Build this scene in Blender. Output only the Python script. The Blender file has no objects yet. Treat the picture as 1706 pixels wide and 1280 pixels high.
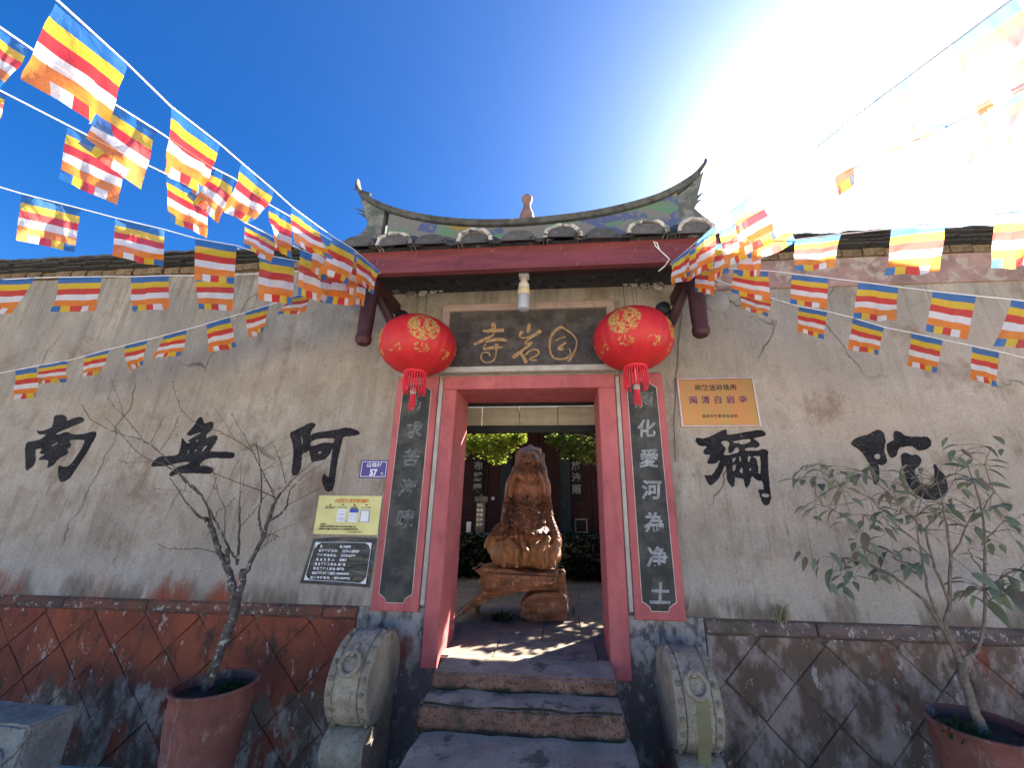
import bpy, bmesh, math, random
from mathutils import Vector, Matrix, Quaternion, noise as mnoise
random.seed(11)
SC = bpy.context.scene
COL = SC.collection
rad = math.radians
CAM_ROWS=[(0.996497,0.082769,0.011923),(0.014021,-0.305943,0.951946),(0.08244,-0.948445,-0.306032)]
CAM_SHIFT=(-0.01687,0.00412)
SUN_DIR=(0.5582,0.6096,0.5629)
GLYPHS=[[[(-4.9741,2.3544),(-4.9183,2.3593),(-4.8682,2.3482),(-4.8395,2.3192),(-4.8283,2.2928),(-4.7844,2.315),(-4.7266,2.3334),(-4.6856,2.3331),(-4.6477,2.3102),(-4.6452,2.284),(-4.6823,2.2656),(-4.7514,2.2362),(-4.8057,2.2105),(-4.8615,2.1886),(-4.8911,2.1629),(-4.896,2.1555),(-4.8438,2.1663),(-4.7953,2.186),(-4.7663,2.1844),(-4.7205,2.1621),(-4.6543,2.1582),(-4.5768,2.1652),(-4.5279,2.1833),(-4.4821,2.189),(-4.457,2.172),(-4.4541,2.1283),(-4.4673,2.0813),(-4.4822,2.0097),(-4.5009,1.9389),(-4.5223,1.8759),(-4.5414,1.8272),(-4.5595,1.7584),(-4.5917,1.7241),(-4.646,1.7055),(-4.6753,1.7373),(-4.7106,1.7921),(-4.7336,1.8544),(-4.7223,1.8649),(-4.6848,1.8511),(-4.6455,1.8512),(-4.6135,1.8687),(-4.5897,1.9248),(-4.5685,1.9884),(-4.5551,2.0527),(-4.5528,2.096),(-4.5677,2.1033),(-4.6493,2.1071),(-4.7047,2.1051),(-4.7171,2.0964),(-4.7055,2.0783),(-4.6819,2.0602),(-4.6848,2.0386),(-4.7157,2.0171),(-4.6867,1.9956),(-4.6881,1.9707),(-4.7188,1.9494),(-4.7525,1.9352),(-4.7737,1.9104),(-4.7871,1.8683),(-4.8366,1.8367),(-4.8492,1.8471),(-4.8572,1.9103),(-4.9043,1.9173),(-4.9587,1.9137),(-4.9755,1.9243),(-4.9506,1.9492),(-4.9183,1.9671),(-4.9763,1.9706),(-4.9948,1.985),(-4.9786,2.0029),(-4.9924,2.0245),(-5.0523,2.0138),(-5.0246,1.9671),(-4.9956,1.903),(-4.9987,1.8607),(-5.0306,1.8256),(-5.0561,1.8115),(-5.0746,1.8394),(-5.1313,1.9527),(-5.1715,2.0393),(-5.1762,2.0794),(-5.146,2.0939),(-5.0828,2.0989),(-5.0397,2.1119),(-5.0104,2.1376),(-4.9957,2.1596),(-5.0777,2.1599),(-5.1117,2.1898),(-5.1133,2.2024),(-5.0804,2.1933),(-5.0385,2.2006),(-4.9891,2.2189),(-4.9644,2.2374),(-4.9717,2.2825),(-4.9891,2.3317)],[(-4.8988,2.0504),(-4.8409,2.0844),(-4.8277,2.0764),(-4.8794,2.0432)]],[[(-3.4269,2.3263),(-3.4042,2.3178),(-3.3856,2.2889),(-3.3676,2.257),(-3.3422,2.2663),(-3.2989,2.2787),(-3.2738,2.2659),(-3.2671,2.2374),(-3.2739,2.2029),(-3.2892,2.1748),(-3.3103,2.1563),(-3.3098,2.1314),(-3.2996,2.119),(-3.271,2.1344),(-3.2282,2.1466),(-3.1959,2.1372),(-3.1906,2.1063),(-3.2048,2.0635),(-3.2254,2.0209),(-3.2372,1.9937),(-3.1396,1.9936),(-3.0154,1.9894),(-2.982,1.9726),(-2.9781,1.9458),(-2.9996,1.9297),(-3.0899,1.9308),(-3.1946,1.9355),(-3.2555,1.9217),(-3.2827,1.9037),(-3.2937,1.8859),(-3.299,1.8711),(-3.2456,1.8653),(-3.1834,1.8507),(-3.1514,1.8332),(-3.1484,1.8069),(-3.185,1.7893),(-3.2571,1.7948),(-3.3481,1.7973),(-3.4376,1.794),(-3.5015,1.7908),(-3.5228,1.7761),(-3.545,1.7643),(-3.5715,1.7759),(-3.5739,1.7935),(-3.5508,1.823),(-3.5146,1.8527),(-3.467,1.8677),(-3.4064,1.8827),(-3.4068,1.8946),(-3.4442,1.8993),(-3.5072,1.8914),(-3.5614,1.8764),(-3.6287,1.8613),(-3.7001,1.8581),(-3.7651,1.855),(-3.7834,1.8699),(-3.7691,1.9059),(-3.7405,1.9392),(-3.7113,1.9513),(-3.6191,1.9532),(-3.5421,1.9605),(-3.5409,2.009),(-3.543,2.058),(-3.5518,2.1074),(-3.5476,2.1261),(-3.5179,2.095),(-3.4912,2.0733),(-3.458,2.0732),(-3.4609,2.0825),(-3.487,2.0918),(-3.4579,2.1164),(-3.4131,2.1442),(-3.3738,2.169),(-3.382,2.174),(-3.4301,2.1568),(-3.4783,2.1395),(-3.5075,2.1477),(-3.5167,2.1602),(-3.4941,2.1915),(-3.4633,2.2449),(-3.4501,2.3021)],[(-3.4615,2.009),(-3.4483,2.009),(-3.4358,1.9786),(-3.448,1.9756)],[(-3.3839,2.0028),(-3.3763,2.0211),(-3.3674,2.0089),(-3.3705,1.9907),(-3.3799,1.9895)],[(-3.3165,1.9967),(-3.3075,2.0332),(-3.2857,2.0484),(-3.273,2.0453),(-3.2891,2.0149),(-3.3064,1.9955)],[(-3.4016,2.0946),(-3.3811,2.1038),(-3.3831,2.0884),(-3.3946,2.0823)]],[[(-2.3059,2.2615),(-2.2734,2.2582),(-2.2577,2.2426),(-2.2599,2.2211),(-2.28,2.1936),(-2.2899,2.1632),(-2.2883,2.1389),(-2.266,2.1539),(-2.2246,2.169),(-2.126,2.1807),(-2.0344,2.1954),(-1.9865,2.2091),(-1.9495,2.212),(-1.8915,2.2007),(-1.8455,2.1853),(-1.8205,2.1641),(-1.8209,2.146),(-1.8509,2.1402),(-1.9052,2.1314),(-1.9606,2.1286),(-1.9737,2.1136),(-1.9781,2.0659),(-1.9815,1.9951),(-1.9869,1.9193),(-1.9873,1.8332),(-1.9816,1.7484),(-1.9809,1.6925),(-1.995,1.6537),(-2.0227,1.6413),(-2.0548,1.6532),(-2.0839,1.6974),(-2.1043,1.7421),(-2.1036,1.7872),(-2.0869,1.7958),(-2.0585,1.7733),(-2.0429,1.7706),(-2.0471,1.8616),(-2.0502,1.9483),(-2.0514,2.0246),(-2.057,2.0216),(-2.0657,1.9834),(-2.0892,1.9425),(-2.1095,1.9192),(-2.1577,1.9133),(-2.1986,1.9016),(-2.2247,1.8929),(-2.2402,1.9248),(-2.2629,1.9775),(-2.2749,2.0071),(-2.282,1.9952),(-2.3065,1.9775),(-2.3315,1.9775),(-2.3282,1.9306),(-2.3194,1.8724),(-2.3212,1.8206),(-2.3418,1.7862),(-2.3707,1.7775),(-2.391,1.7859),(-2.4007,1.8318),(-2.4073,1.9071),(-2.421,2.0012),(-2.4443,2.0669),(-2.4615,2.1031),(-2.4852,2.1396),(-2.4878,2.1671),(-2.4451,2.1914),(-2.3862,2.2157),(-2.347,2.2432)],[(-2.2643,2.0486),(-2.2741,2.0666),(-2.2651,2.0845),(-2.2251,2.1054),(-2.145,2.113),(-2.0517,2.1151),(-2.0483,2.078),(-2.0623,2.0691),(-2.1069,2.0752),(-2.1444,2.0752),(-2.1916,2.0604),(-2.2384,2.0438)],[(-2.3757,2.1331),(-2.3668,2.1361),(-2.3427,2.0637),(-2.3534,2.0637)],[(-2.1844,1.9893),(-2.1513,1.9952),(-2.1512,1.9775),(-2.1777,1.9705)]],[[(1.3705,2.1799),(1.3765,2.1619),(1.3719,2.1293),(1.415,2.135),(1.4843,2.1466),(1.5596,2.1611),(1.6513,2.1743),(1.6713,2.1605),(1.6891,2.1339),(1.6584,2.1163),(1.6009,2.1048),(1.5777,2.099),(1.5925,2.0873),(1.6147,2.0697),(1.6219,2.0464),(1.6048,2.0262),(1.5818,2.0204),(1.5552,2.0274),(1.5214,2.0234),(1.5011,2.0176),(1.4963,1.9974),(1.5395,1.9974),(1.6061,2.0002),(1.636,2.0146),(1.663,2.0117),(1.6784,1.9887),(1.6666,1.9516),(1.6568,1.8782),(1.6481,1.7948),(1.6421,1.7127),(1.6392,1.6802),(1.638,1.6426),(1.6361,1.6159),(1.6138,1.5785),(1.5908,1.5666),(1.5689,1.578),(1.5601,1.6045),(1.5556,1.6418),(1.5466,1.6849),(1.5618,1.6958),(1.5818,1.6878),(1.5921,1.6852),(1.5939,1.7123),(1.5931,1.756),(1.5559,1.7585),(1.5374,1.7777),(1.5215,1.7969),(1.5076,1.7775),(1.5006,1.75),(1.4788,1.7143),(1.4602,1.6978),(1.4531,1.7223),(1.4509,1.7607),(1.4503,1.7745),(1.4235,1.7771),(1.3971,1.7825),(1.3877,1.7852),(1.3778,1.7437),(1.3711,1.7163),(1.3559,1.7041),(1.3394,1.7215),(1.3269,1.7489),(1.3226,1.7766),(1.3284,1.838),(1.3292,1.883),(1.3095,1.8604),(1.2869,1.8154),(1.2659,1.7818),(1.2278,1.7428),(1.1859,1.715),(1.1668,1.7369),(1.1551,1.7757),(1.1476,1.8047),(1.18,1.7981),(1.2079,1.8011),(1.2403,1.8376),(1.2711,1.8829),(1.2876,1.9228),(1.2655,1.9028),(1.2249,1.8896),(1.1913,1.8884),(1.1827,1.8998),(1.1992,1.9284),(1.2194,1.9687),(1.1784,1.964),(1.1636,1.9802),(1.1692,2.0034),(1.2074,2.0384),(1.1392,2.0356),(1.1147,2.068),(1.1118,2.0916),(1.1281,2.1094),(1.1783,2.1003),(1.2252,2.112),(1.2797,2.1385),(1.3287,2.1652)],[(1.3127,2.0675),(1.34,2.0821),(1.3729,2.0762),(1.3857,2.0556),(1.3659,2.0265),(1.3638,1.9917),(1.3697,1.9744),(1.3992,1.986),(1.4137,2.009),(1.4269,2.0235),(1.4464,2.0235),(1.4533,2.0061),(1.4436,1.9859),(1.4031,1.9744),(1.3566,1.9601),(1.3208,1.9629),(1.326,1.9802),(1.3459,2.0033),(1.344,2.0294),(1.3239,2.047)],[(1.4055,2.0684),(1.441,2.0818),(1.5039,2.0905),(1.5548,2.095),(1.5564,2.0874),(1.5393,2.067),(1.4981,2.0525),(1.4698,2.0496),(1.4552,2.0642),(1.4264,2.0585)],[(1.3862,1.9343),(1.4183,1.9458),(1.4058,1.9172),(1.3864,1.8973)],[(1.4413,1.9515),(1.4551,1.9515),(1.4535,1.9116),(1.4423,1.9031)],[(1.3816,1.8832),(1.4068,1.8861),(1.4058,1.8607),(1.3845,1.827),(1.3783,1.8409)],[(1.4569,1.8721),(1.453,1.8105),(1.4278,1.8243),(1.4272,1.8383)],[(1.5102,1.9515),(1.533,1.9561),(1.5344,1.9373),(1.511,1.9032),(1.5041,1.9117)],[(1.5062,1.8554),(1.5262,1.861),(1.5177,1.8414),(1.5078,1.8302)],[(1.5433,1.9516),(1.5767,1.9544),(1.6099,1.9562),(1.6044,1.9062),(1.5888,1.8111),(1.5712,1.8193),(1.5743,1.8388),(1.5825,1.8724),(1.5744,1.8893),(1.5808,1.9119),(1.5689,1.9402)],[(1.5647,1.6419),(1.5771,1.6592),(1.6137,1.6558),(1.6282,1.6532),(1.6195,1.6274),(1.5833,1.6325)]],[[(2.3211,2.059),(2.3708,2.1016),(2.4321,2.1198),(2.4862,2.1319),(2.5278,2.1625),(2.5637,2.1697),(2.5879,2.153),(2.5963,2.1192),(2.591,2.0644),(2.5749,2.0343),(2.5618,2.0043),(2.5624,1.9625),(2.5658,1.9211),(2.5445,1.8918),(2.5084,1.88),(2.4891,1.8916),(2.4887,1.8566),(2.4756,1.7929),(2.4519,1.7412),(2.4272,1.7297),(2.4205,1.7696),(2.4235,1.8273),(2.4266,1.8856),(2.4142,1.9268),(2.4018,1.9684),(2.3723,2.0104),(2.3383,2.0346)],[(2.4732,1.9625),(2.5096,1.9744),(2.529,1.9625),(2.5105,1.9329),(2.4812,1.9269)],[(2.669,2.1495),(2.6944,2.1604),(2.7225,2.1492),(2.7472,2.1155),(2.8125,2.1092),(2.8792,2.109),(2.9125,2.1088),(2.9278,2.0846),(2.9284,2.0576),(2.9045,2.0218),(2.861,2.004),(2.8145,1.9951),(2.7927,2.016),(2.7809,2.0339),(2.7366,2.034),(2.6771,2.0191),(2.6605,1.9982),(2.6456,1.9626),(2.6181,1.9418),(2.5912,1.9448),(2.5849,1.9744),(2.5843,2.0162),(2.5892,2.0463),(2.617,2.0674),(2.6565,2.0794),(2.6595,2.1128)],[(2.6733,1.9626),(2.7136,1.9893),(2.76,1.9567),(2.7868,1.9744),(2.8133,1.9508),(2.8172,1.9157),(2.7814,1.8749),(2.7423,1.8516),(2.7375,1.7941),(2.7666,1.7432),(2.8156,1.7266),(2.8611,1.7551),(2.885,1.8291),(2.8906,1.8867),(2.9102,1.8984),(2.9175,1.8579),(2.9489,1.8179),(2.9543,1.7726),(2.945,1.7052),(2.9097,1.666),(2.837,1.6157),(2.7447,1.6259),(2.6866,1.6865),(2.6609,1.7709),(2.6611,1.8745)]]]
PLAQUE_STROKES=[[(-0.6364,3.2043,0.0305),(-0.6244,3.1597,0.0427),(-0.633,3.1232,0.0244)],[(-0.727,3.1223,0.0183),(-0.6464,3.1236,0.0366),(-0.5861,3.1219,0.0335),(-0.5261,3.1238,0.0305)],[(-0.6184,3.0937,0.0152),(-0.6438,3.0617,0.0183),(-0.7094,3.0382,0.0274),(-0.7676,3.0001,0.0335),(-0.8069,2.9868,0.0183)],[(-0.6947,3.009,0.0183),(-0.6423,3.0256,0.0274),(-0.5628,3.0307,0.0335),(-0.4963,3.0181,0.0183)],[(-0.6937,2.9875,0.0122),(-0.7119,2.9523,0.0122),(-0.7076,2.9309,0.0244),(-0.6587,2.9474,0.0274),(-0.5928,2.9493,0.0274),(-0.5335,2.9478,0.0152)],[(-0.5942,2.9849,0.0366),(-0.5895,2.9492,0.0183),(-0.5937,2.8858,0.011),(-0.6043,2.8233,0.011),(-0.6457,2.7999,0.011),(-0.698,2.801,0.011),(-0.7324,2.833,0.011),(-0.7349,2.8821,0.011),(-0.7031,2.906,0.011),(-0.6564,2.8943,0.0134),(-0.6483,2.8591,0.0085)],[(-0.2881,3.1861,0.0244),(-0.2941,3.1352,0.0335),(-0.3001,3.0918,0.0183)],[(-0.3531,3.1078,0.0305),(-0.3822,3.0725,0.0244),(-0.3651,3.0397,0.0122),(-0.2995,3.0415,0.0183),(-0.2342,3.0683,0.0305),(-0.182,3.1101,0.0366)],[(-0.2472,3.0543,0.0152),(-0.2992,3.02,0.0152),(-0.3314,2.9853,0.0122),(-0.3116,2.9741,0.0152),(-0.2467,2.9973,0.0183),(-0.2984,2.9561,0.0213),(-0.3561,2.9083,0.0213),(-0.4009,2.8744,0.0366),(-0.439,2.8405,0.0274)],[(-0.3689,2.8946,0.0183),(-0.3422,2.8522,0.0274),(-0.309,2.7894,0.0274)],[(-0.323,2.8656,0.0152),(-0.2784,2.9134,0.0134),(-0.2267,2.9227,0.0134),(-0.1943,2.8975,0.0134),(-0.207,2.863,0.011),(-0.2647,2.8366,0.0134),(-0.2901,2.8165,0.011),(-0.2132,2.8114,0.0098)],[(0.0143,3.1477,0.0274),(-0.0514,3.1063,0.0305),(-0.0941,3.0358,0.0171),(-0.101,2.9371,0.0158),(-0.0853,2.8602,0.0146),(-0.0474,2.8215,0.0146),(0.016,2.8167,0.0146),(0.067,2.8361,0.0146),(0.0961,2.8698,0.011),(0.0813,2.9187,0.0085)],[(0.0142,3.1404,0.0152),(0.0783,3.0953,0.0122),(0.1413,3.0294,0.0122),(0.1524,2.9657,0.0134),(0.125,2.883,0.0152),(0.0855,2.8152,0.0183),(0.0662,2.7951,0.0244)],[(-0.0458,2.999,0.011),(-0.0068,3.0263,0.0122),(0.045,3.0391,0.011)],[(0.0505,2.9824,0.0122),(0.0051,2.9485,0.0244),(-0.0145,2.921,0.0366),(0.0112,2.9274,0.0427),(0.0045,2.9031,0.0244)]]
BUNTING={'a':([(-1.327,-2.789,2.781),(-1.33,-2.74,2.791),(-1.342,-2.57,2.824),(-1.352,-2.427,2.841),(-1.366,-2.227,2.906),(-1.374,-2.115,2.934),(-1.388,-1.918,2.984),(-1.399,-1.772,3.016),(-1.415,-1.543,3.09),(-1.425,-1.398,3.142),(-1.445,-1.121,3.252),(-1.478,-0.66,3.377)],[((-1.329,-2.747,2.775),(-1.342,-2.57,2.824),(-1.435,-2.512,2.622),(-1.414,-2.691,2.579),1),((-1.352,-2.426,2.839),(-1.366,-2.226,2.904),(-1.428,-2.168,2.706),(-1.378,-2.358,2.622),1),((-1.374,-2.117,2.928),(-1.388,-1.917,2.981),(-1.452,-1.866,2.805),(-1.434,-2.058,2.729),1),((-1.398,-1.775,3.009),(-1.415,-1.542,3.087),(-1.428,-1.484,2.904),(-1.407,-1.719,2.831),1),((-1.425,-1.402,3.133),(-1.446,-1.112,3.254),(-1.471,-1.038,3.019),(-1.447,-1.334,2.914),1),((-1.449,-1.069,3.272),(-1.475,-0.699,3.379),(-1.547,-0.645,3.19),(-1.478,-1.005,3.065),1)]),'b':([(-1.695,-2.702,2.877),(-1.69,-2.658,2.889),(-1.683,-2.589,2.901),(-1.662,-2.394,2.941),(-1.647,-2.248,2.98),(-1.624,-2.027,3.027),(-1.612,-1.921,3.068),(-1.592,-1.721,3.096),(-1.576,-1.575,3.141),(-1.563,-1.46,3.179),(-1.542,-1.265,3.233),(-1.514,-1.012,3.318),(-1.478,-0.66,3.377)],[((-1.695,-2.701,2.873),(-1.684,-2.596,2.892),(-1.751,-2.562,2.767),(-1.731,-2.664,2.751),1),((-1.662,-2.394,2.939),(-1.647,-2.247,2.978),(-1.734,-2.184,2.758),(-1.761,-2.35,2.778),0),((-1.624,-2.026,3.024),(-1.611,-1.918,3.068),(-1.675,-1.846,2.827),(-1.76,-2.004,2.918),0),((-1.591,-1.714,3.099),(-1.575,-1.57,3.141),(-1.586,-1.495,2.905),(-1.62,-1.651,2.897),1),((-1.554,-1.373,3.192),(-1.539,-1.235,3.237),(-1.563,-1.152,2.972),(-1.569,-1.298,2.957),1),((-1.527,-1.125,3.274),(-1.507,-0.938,3.321),(-1.52,-0.848,3.039),(-1.531,-1.036,2.998),0)]),'c':([(-2.02,-2.517,2.919),(-2.006,-2.468,2.928),(-1.962,-2.312,2.958),(-1.929,-2.198,2.979),(-1.874,-2.008,3.023),(-1.825,-1.836,3.05),(-1.776,-1.649,3.045),(-1.716,-1.438,3.084),(-1.645,-1.197,3.146),(-1.557,-0.921,3.282),(-1.478,-0.66,3.377)],[((-2.027,-2.539,2.911),(-2.003,-2.454,2.926),(-2.02,-2.424,2.828),(-2.07,-2.506,2.796),0),((-1.962,-2.311,2.956),(-1.913,-2.146,2.998),(-1.932,-2.077,2.78),(-2.001,-2.249,2.753),0),((-1.874,-2.007,3.021),(-1.825,-1.833,3.049),(-1.837,-1.769,2.845),(-1.891,-1.941,2.812),0),((-1.776,-1.648,3.042),(-1.724,-1.466,3.072),(-1.733,-1.426,2.945),(-1.781,-1.608,2.915),0),((-1.682,-1.323,3.113),(-1.641,-1.183,3.146),(-1.658,-1.089,2.851),(-1.698,-1.235,2.834),0),((-1.604,-1.066,3.21),(-1.558,-0.919,3.277),(-1.571,-0.824,2.977),(-1.625,-0.974,2.917),0)]),'d':([(-2.735,-2.132,2.95),(-2.672,-2.053,2.955),(-2.631,-2.003,2.962),(-2.511,-1.86,2.995),(-2.434,-1.766,3.015),(-2.307,-1.617,3.054),(-2.223,-1.514,3.073),(-2.093,-1.367,3.129),(-2.015,-1.269,3.139),(-1.883,-1.117,3.187),(-1.757,-0.976,3.251),(-1.618,-0.821,3.323),(-1.478,-0.66,3.377)],[((-2.631,-2.002,2.959),(-2.512,-1.859,2.992),(-2.549,-1.792,2.774),(-2.676,-1.938,2.75),1),((-2.434,-1.765,3.012),(-2.309,-1.617,3.049),(-2.319,-1.551,2.841),(-2.45,-1.699,2.801),1),((-2.223,-1.513,3.069),(-2.093,-1.365,3.126),(-2.112,-1.291,2.891),(-2.233,-1.437,2.831),1),((-2.015,-1.268,3.135),(-1.884,-1.115,3.183),(-1.892,-1.02,2.885),(-2.027,-1.176,2.846),1),((-1.789,-1.012,3.238),(-1.675,-0.885,3.292),(-1.693,-0.795,3.008),(-1.802,-0.929,2.975),1),((-1.606,-0.808,3.331),(-1.551,-0.745,3.351),(-1.575,-0.654,3.063),(-1.629,-0.722,3.059),1)]),'e':([(-3.966,-1.396,2.933),(-3.791,-1.343,2.961),(-3.609,-1.292,3.001),(-3.494,-1.258,3.024),(-3.262,-1.19,3.064),(-3.098,-1.14,3.091),(-2.877,-1.076,3.134),(-2.72,-1.029,3.159),(-2.483,-0.959,3.202),(-2.322,-0.913,3.236),(-2.101,-0.852,3.29),(-1.887,-0.792,3.339),(-1.675,-0.727,3.369),(-1.478,-0.66,3.377)],[((-3.829,-1.356,2.959),(-3.612,-1.293,3.001),(-3.744,-1.226,2.758),(-3.869,-1.283,2.722),0),((-3.491,-1.256,3.02),(-3.262,-1.19,3.064),(-3.278,-1.115,2.827),(-3.523,-1.184,2.788),0),((-3.098,-1.139,3.086),(-2.877,-1.075,3.13),(-2.907,-1.005,2.906),(-3.124,-1.066,2.854),0),((-2.716,-1.026,3.156),(-2.483,-0.957,3.197),(-2.51,-0.878,2.943),(-2.733,-0.954,2.928),0),((-2.318,-0.91,3.233),(-2.105,-0.852,3.285),(-2.104,-0.772,3.037),(-2.326,-0.849,3.042),0),((-1.908,-0.797,3.331),(-1.718,-0.74,3.362),(-1.732,-0.648,3.073),(-1.936,-0.721,3.087),0)]),'f':([(-5.123,-0.551,2.536),(-4.846,-0.556,2.59),(-4.516,-0.56,2.649),(-4.227,-0.561,2.692),(-3.847,-0.574,2.784),(-3.509,-0.584,2.861),(-3.162,-0.594,2.941),(-2.777,-0.609,3.04),(-2.436,-0.624,3.134),(-2.073,-0.644,3.246),(-1.784,-0.664,3.348),(-1.478,-0.66,3.377)],[((-4.708,-0.556,2.61),(-4.516,-0.557,2.639),(-4.515,-0.476,2.387),(-4.712,-0.48,2.372),1),((-4.478,-0.56,2.654),(-4.227,-0.561,2.692),(-4.281,-0.509,2.515),(-4.552,-0.517,2.5),1),((-4.069,-0.57,2.741),(-3.853,-0.573,2.779),(-3.917,-0.516,2.587),(-4.138,-0.514,2.549),1),((-3.712,-0.579,2.818),(-3.503,-0.582,2.856),(-3.562,-0.522,2.655),(-3.761,-0.518,2.617),1),((-3.364,-0.586,2.889),(-3.162,-0.593,2.936),(-3.196,-0.528,2.727),(-3.438,-0.533,2.703),1),((-2.993,-0.599,2.979),(-2.782,-0.608,3.035),(-2.755,-0.531,2.804),(-2.976,-0.524,2.751),1),((-2.645,-0.617,3.083),(-2.436,-0.623,3.129),(-2.475,-0.559,2.922),(-2.653,-0.551,2.875),1),((-2.285,-0.634,3.185),(-2.073,-0.642,3.241),(-2.11,-0.588,3.063),(-2.342,-0.595,3.05),0)]),'g':([(0.863,-0.66,3.354),(0.919,-0.944,3.286),(1.004,-1.381,3.193),(1.047,-1.591,3.115),(1.09,-1.813,3.054),(1.137,-2.046,2.99),(1.164,-2.183,2.951),(1.181,-2.269,2.922),(1.207,-2.398,2.881),(1.231,-2.519,2.842),(1.244,-2.584,2.825)],[((0.867,-0.681,3.355),(0.917,-0.937,3.291),(0.915,-0.876,3.102),(0.851,-0.629,3.191),1),((0.929,-1.0,3.281),(0.973,-1.221,3.22),(0.993,-1.148,2.997),(0.938,-0.925,3.053),1),((1.004,-1.381,3.193),(1.046,-1.589,3.109),(1.116,-1.511,2.887),(1.074,-1.291,2.932),1),((1.103,-1.876,3.032),(1.137,-2.046,2.987),(1.223,-1.974,2.79),(1.197,-1.8,2.82),1),((1.162,-2.174,2.956),(1.186,-2.294,2.909),(1.284,-2.23,2.737),(1.258,-2.102,2.761),1),((1.207,-2.398,2.878),(1.233,-2.53,2.836),(1.352,-2.463,2.662),(1.303,-2.325,2.676),1)]),'h':([(0.863,-0.66,3.354),(1.008,-1.04,3.283),(1.115,-1.31,3.188),(1.197,-1.518,3.111),(1.306,-1.79,3.011),(1.373,-1.958,2.949),(1.427,-2.091,2.888),(1.474,-2.211,2.845),(1.504,-2.285,2.822),(1.527,-2.345,2.807)],[((0.944,-0.871,3.31),(1.01,-1.045,3.28),(1.011,-0.982,3.087),(0.941,-0.802,3.095),1),((1.046,-1.139,3.258),(1.11,-1.298,3.19),(1.129,-1.233,2.994),(1.054,-1.062,3.024),1),((1.119,-1.32,3.179),(1.201,-1.526,3.103),(1.259,-1.456,2.9),(1.18,-1.238,2.94),1),((1.296,-1.766,3.017),(1.349,-1.899,2.969),(1.399,-1.844,2.814),(1.345,-1.71,2.856),1),((1.426,-2.087,2.886),(1.474,-2.21,2.841),(1.511,-2.161,2.7),(1.473,-2.033,2.733),1),((1.486,-2.239,2.833),(1.527,-2.344,2.804),(1.58,-2.292,2.655),(1.518,-2.181,2.661),1)]),'i':([(0.863,-0.66,3.354),(1.015,-0.908,3.309),(1.179,-1.149,3.176),(1.336,-1.363,2.99),(1.449,-1.526,2.886),(1.553,-1.675,2.787),(1.646,-1.81,2.705),(1.718,-1.915,2.643),(1.793,-2.026,2.578)],[((1.046,-0.954,3.286),(1.122,-1.067,3.227),(1.127,-1.001,3.026),(1.051,-0.875,3.043),1),((1.174,-1.142,3.178),(1.239,-1.231,3.107),(1.206,-1.166,2.897),(1.163,-1.068,2.947),0),((1.336,-1.362,2.987),(1.45,-1.527,2.881),(1.414,-1.478,2.722),(1.31,-1.315,2.834),0),((1.553,-1.675,2.784),(1.646,-1.809,2.702),(1.62,-1.747,2.501),(1.536,-1.607,2.569),0),((1.718,-1.915,2.64),(1.788,-2.017,2.579),(1.77,-1.955,2.381),(1.7,-1.851,2.439),0)]),'j':([(0.863,-0.66,3.354),(1.058,-0.76,3.257),(1.242,-0.853,3.157),(1.438,-0.953,3.059),(1.519,-0.992,3.01),(1.678,-1.07,2.919),(1.793,-1.127,2.851),(1.945,-1.2,2.76),(2.059,-1.256,2.693),(2.193,-1.322,2.618),(2.297,-1.374,2.561),(2.429,-1.438,2.482)],[((1.023,-0.741,3.272),(1.134,-0.797,3.212),(1.113,-0.739,3.028),(1.007,-0.683,3.087),0),((1.232,-0.846,3.157),(1.409,-0.937,3.067),(1.422,-0.871,2.866),(1.221,-0.793,2.991),0),((1.519,-0.99,3.002),(1.678,-1.069,2.915),(1.668,-1.011,2.733),(1.504,-0.934,2.826),0),((1.798,-1.127,2.842),(1.945,-1.199,2.757),(1.911,-1.137,2.556),(1.762,-1.062,2.631),0),((2.059,-1.255,2.69),(2.195,-1.322,2.614),(2.154,-1.256,2.399),(2.023,-1.192,2.487),0),((2.296,-1.373,2.562),(2.417,-1.432,2.489),(2.385,-1.368,2.283),(2.235,-1.312,2.354),0)]),'k':([(0.863,-0.66,3.354),(1.126,-0.674,3.214),(1.333,-0.685,3.104),(1.539,-0.698,3.002),(1.7,-0.709,2.926),(1.87,-0.728,2.866),(2.014,-0.741,2.808),(2.186,-0.752,2.723),(2.327,-0.767,2.672),(2.493,-0.783,2.607),(2.639,-0.798,2.554),(2.772,-0.811,2.503),(3.032,-0.834,2.391)],[((1.044,-0.669,3.257),(1.186,-0.676,3.178),(1.171,-0.646,3.083),(1.033,-0.638,3.157),1),((1.336,-0.682,3.095),(1.535,-0.697,3.003),(1.511,-0.659,2.878),(1.343,-0.641,2.968),1),((1.704,-0.708,2.921),(1.87,-0.726,2.862),(1.847,-0.67,2.681),(1.684,-0.655,2.75),1),((2.014,-0.738,2.8),(2.186,-0.751,2.719),(2.139,-0.696,2.537),(1.974,-0.677,2.598),1),((2.33,-0.766,2.667),(2.496,-0.782,2.603),(2.458,-0.719,2.397),(2.307,-0.702,2.461),1),((2.639,-0.796,2.546),(2.771,-0.809,2.496),(2.749,-0.744,2.289),(2.617,-0.732,2.344),1)])}
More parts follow.
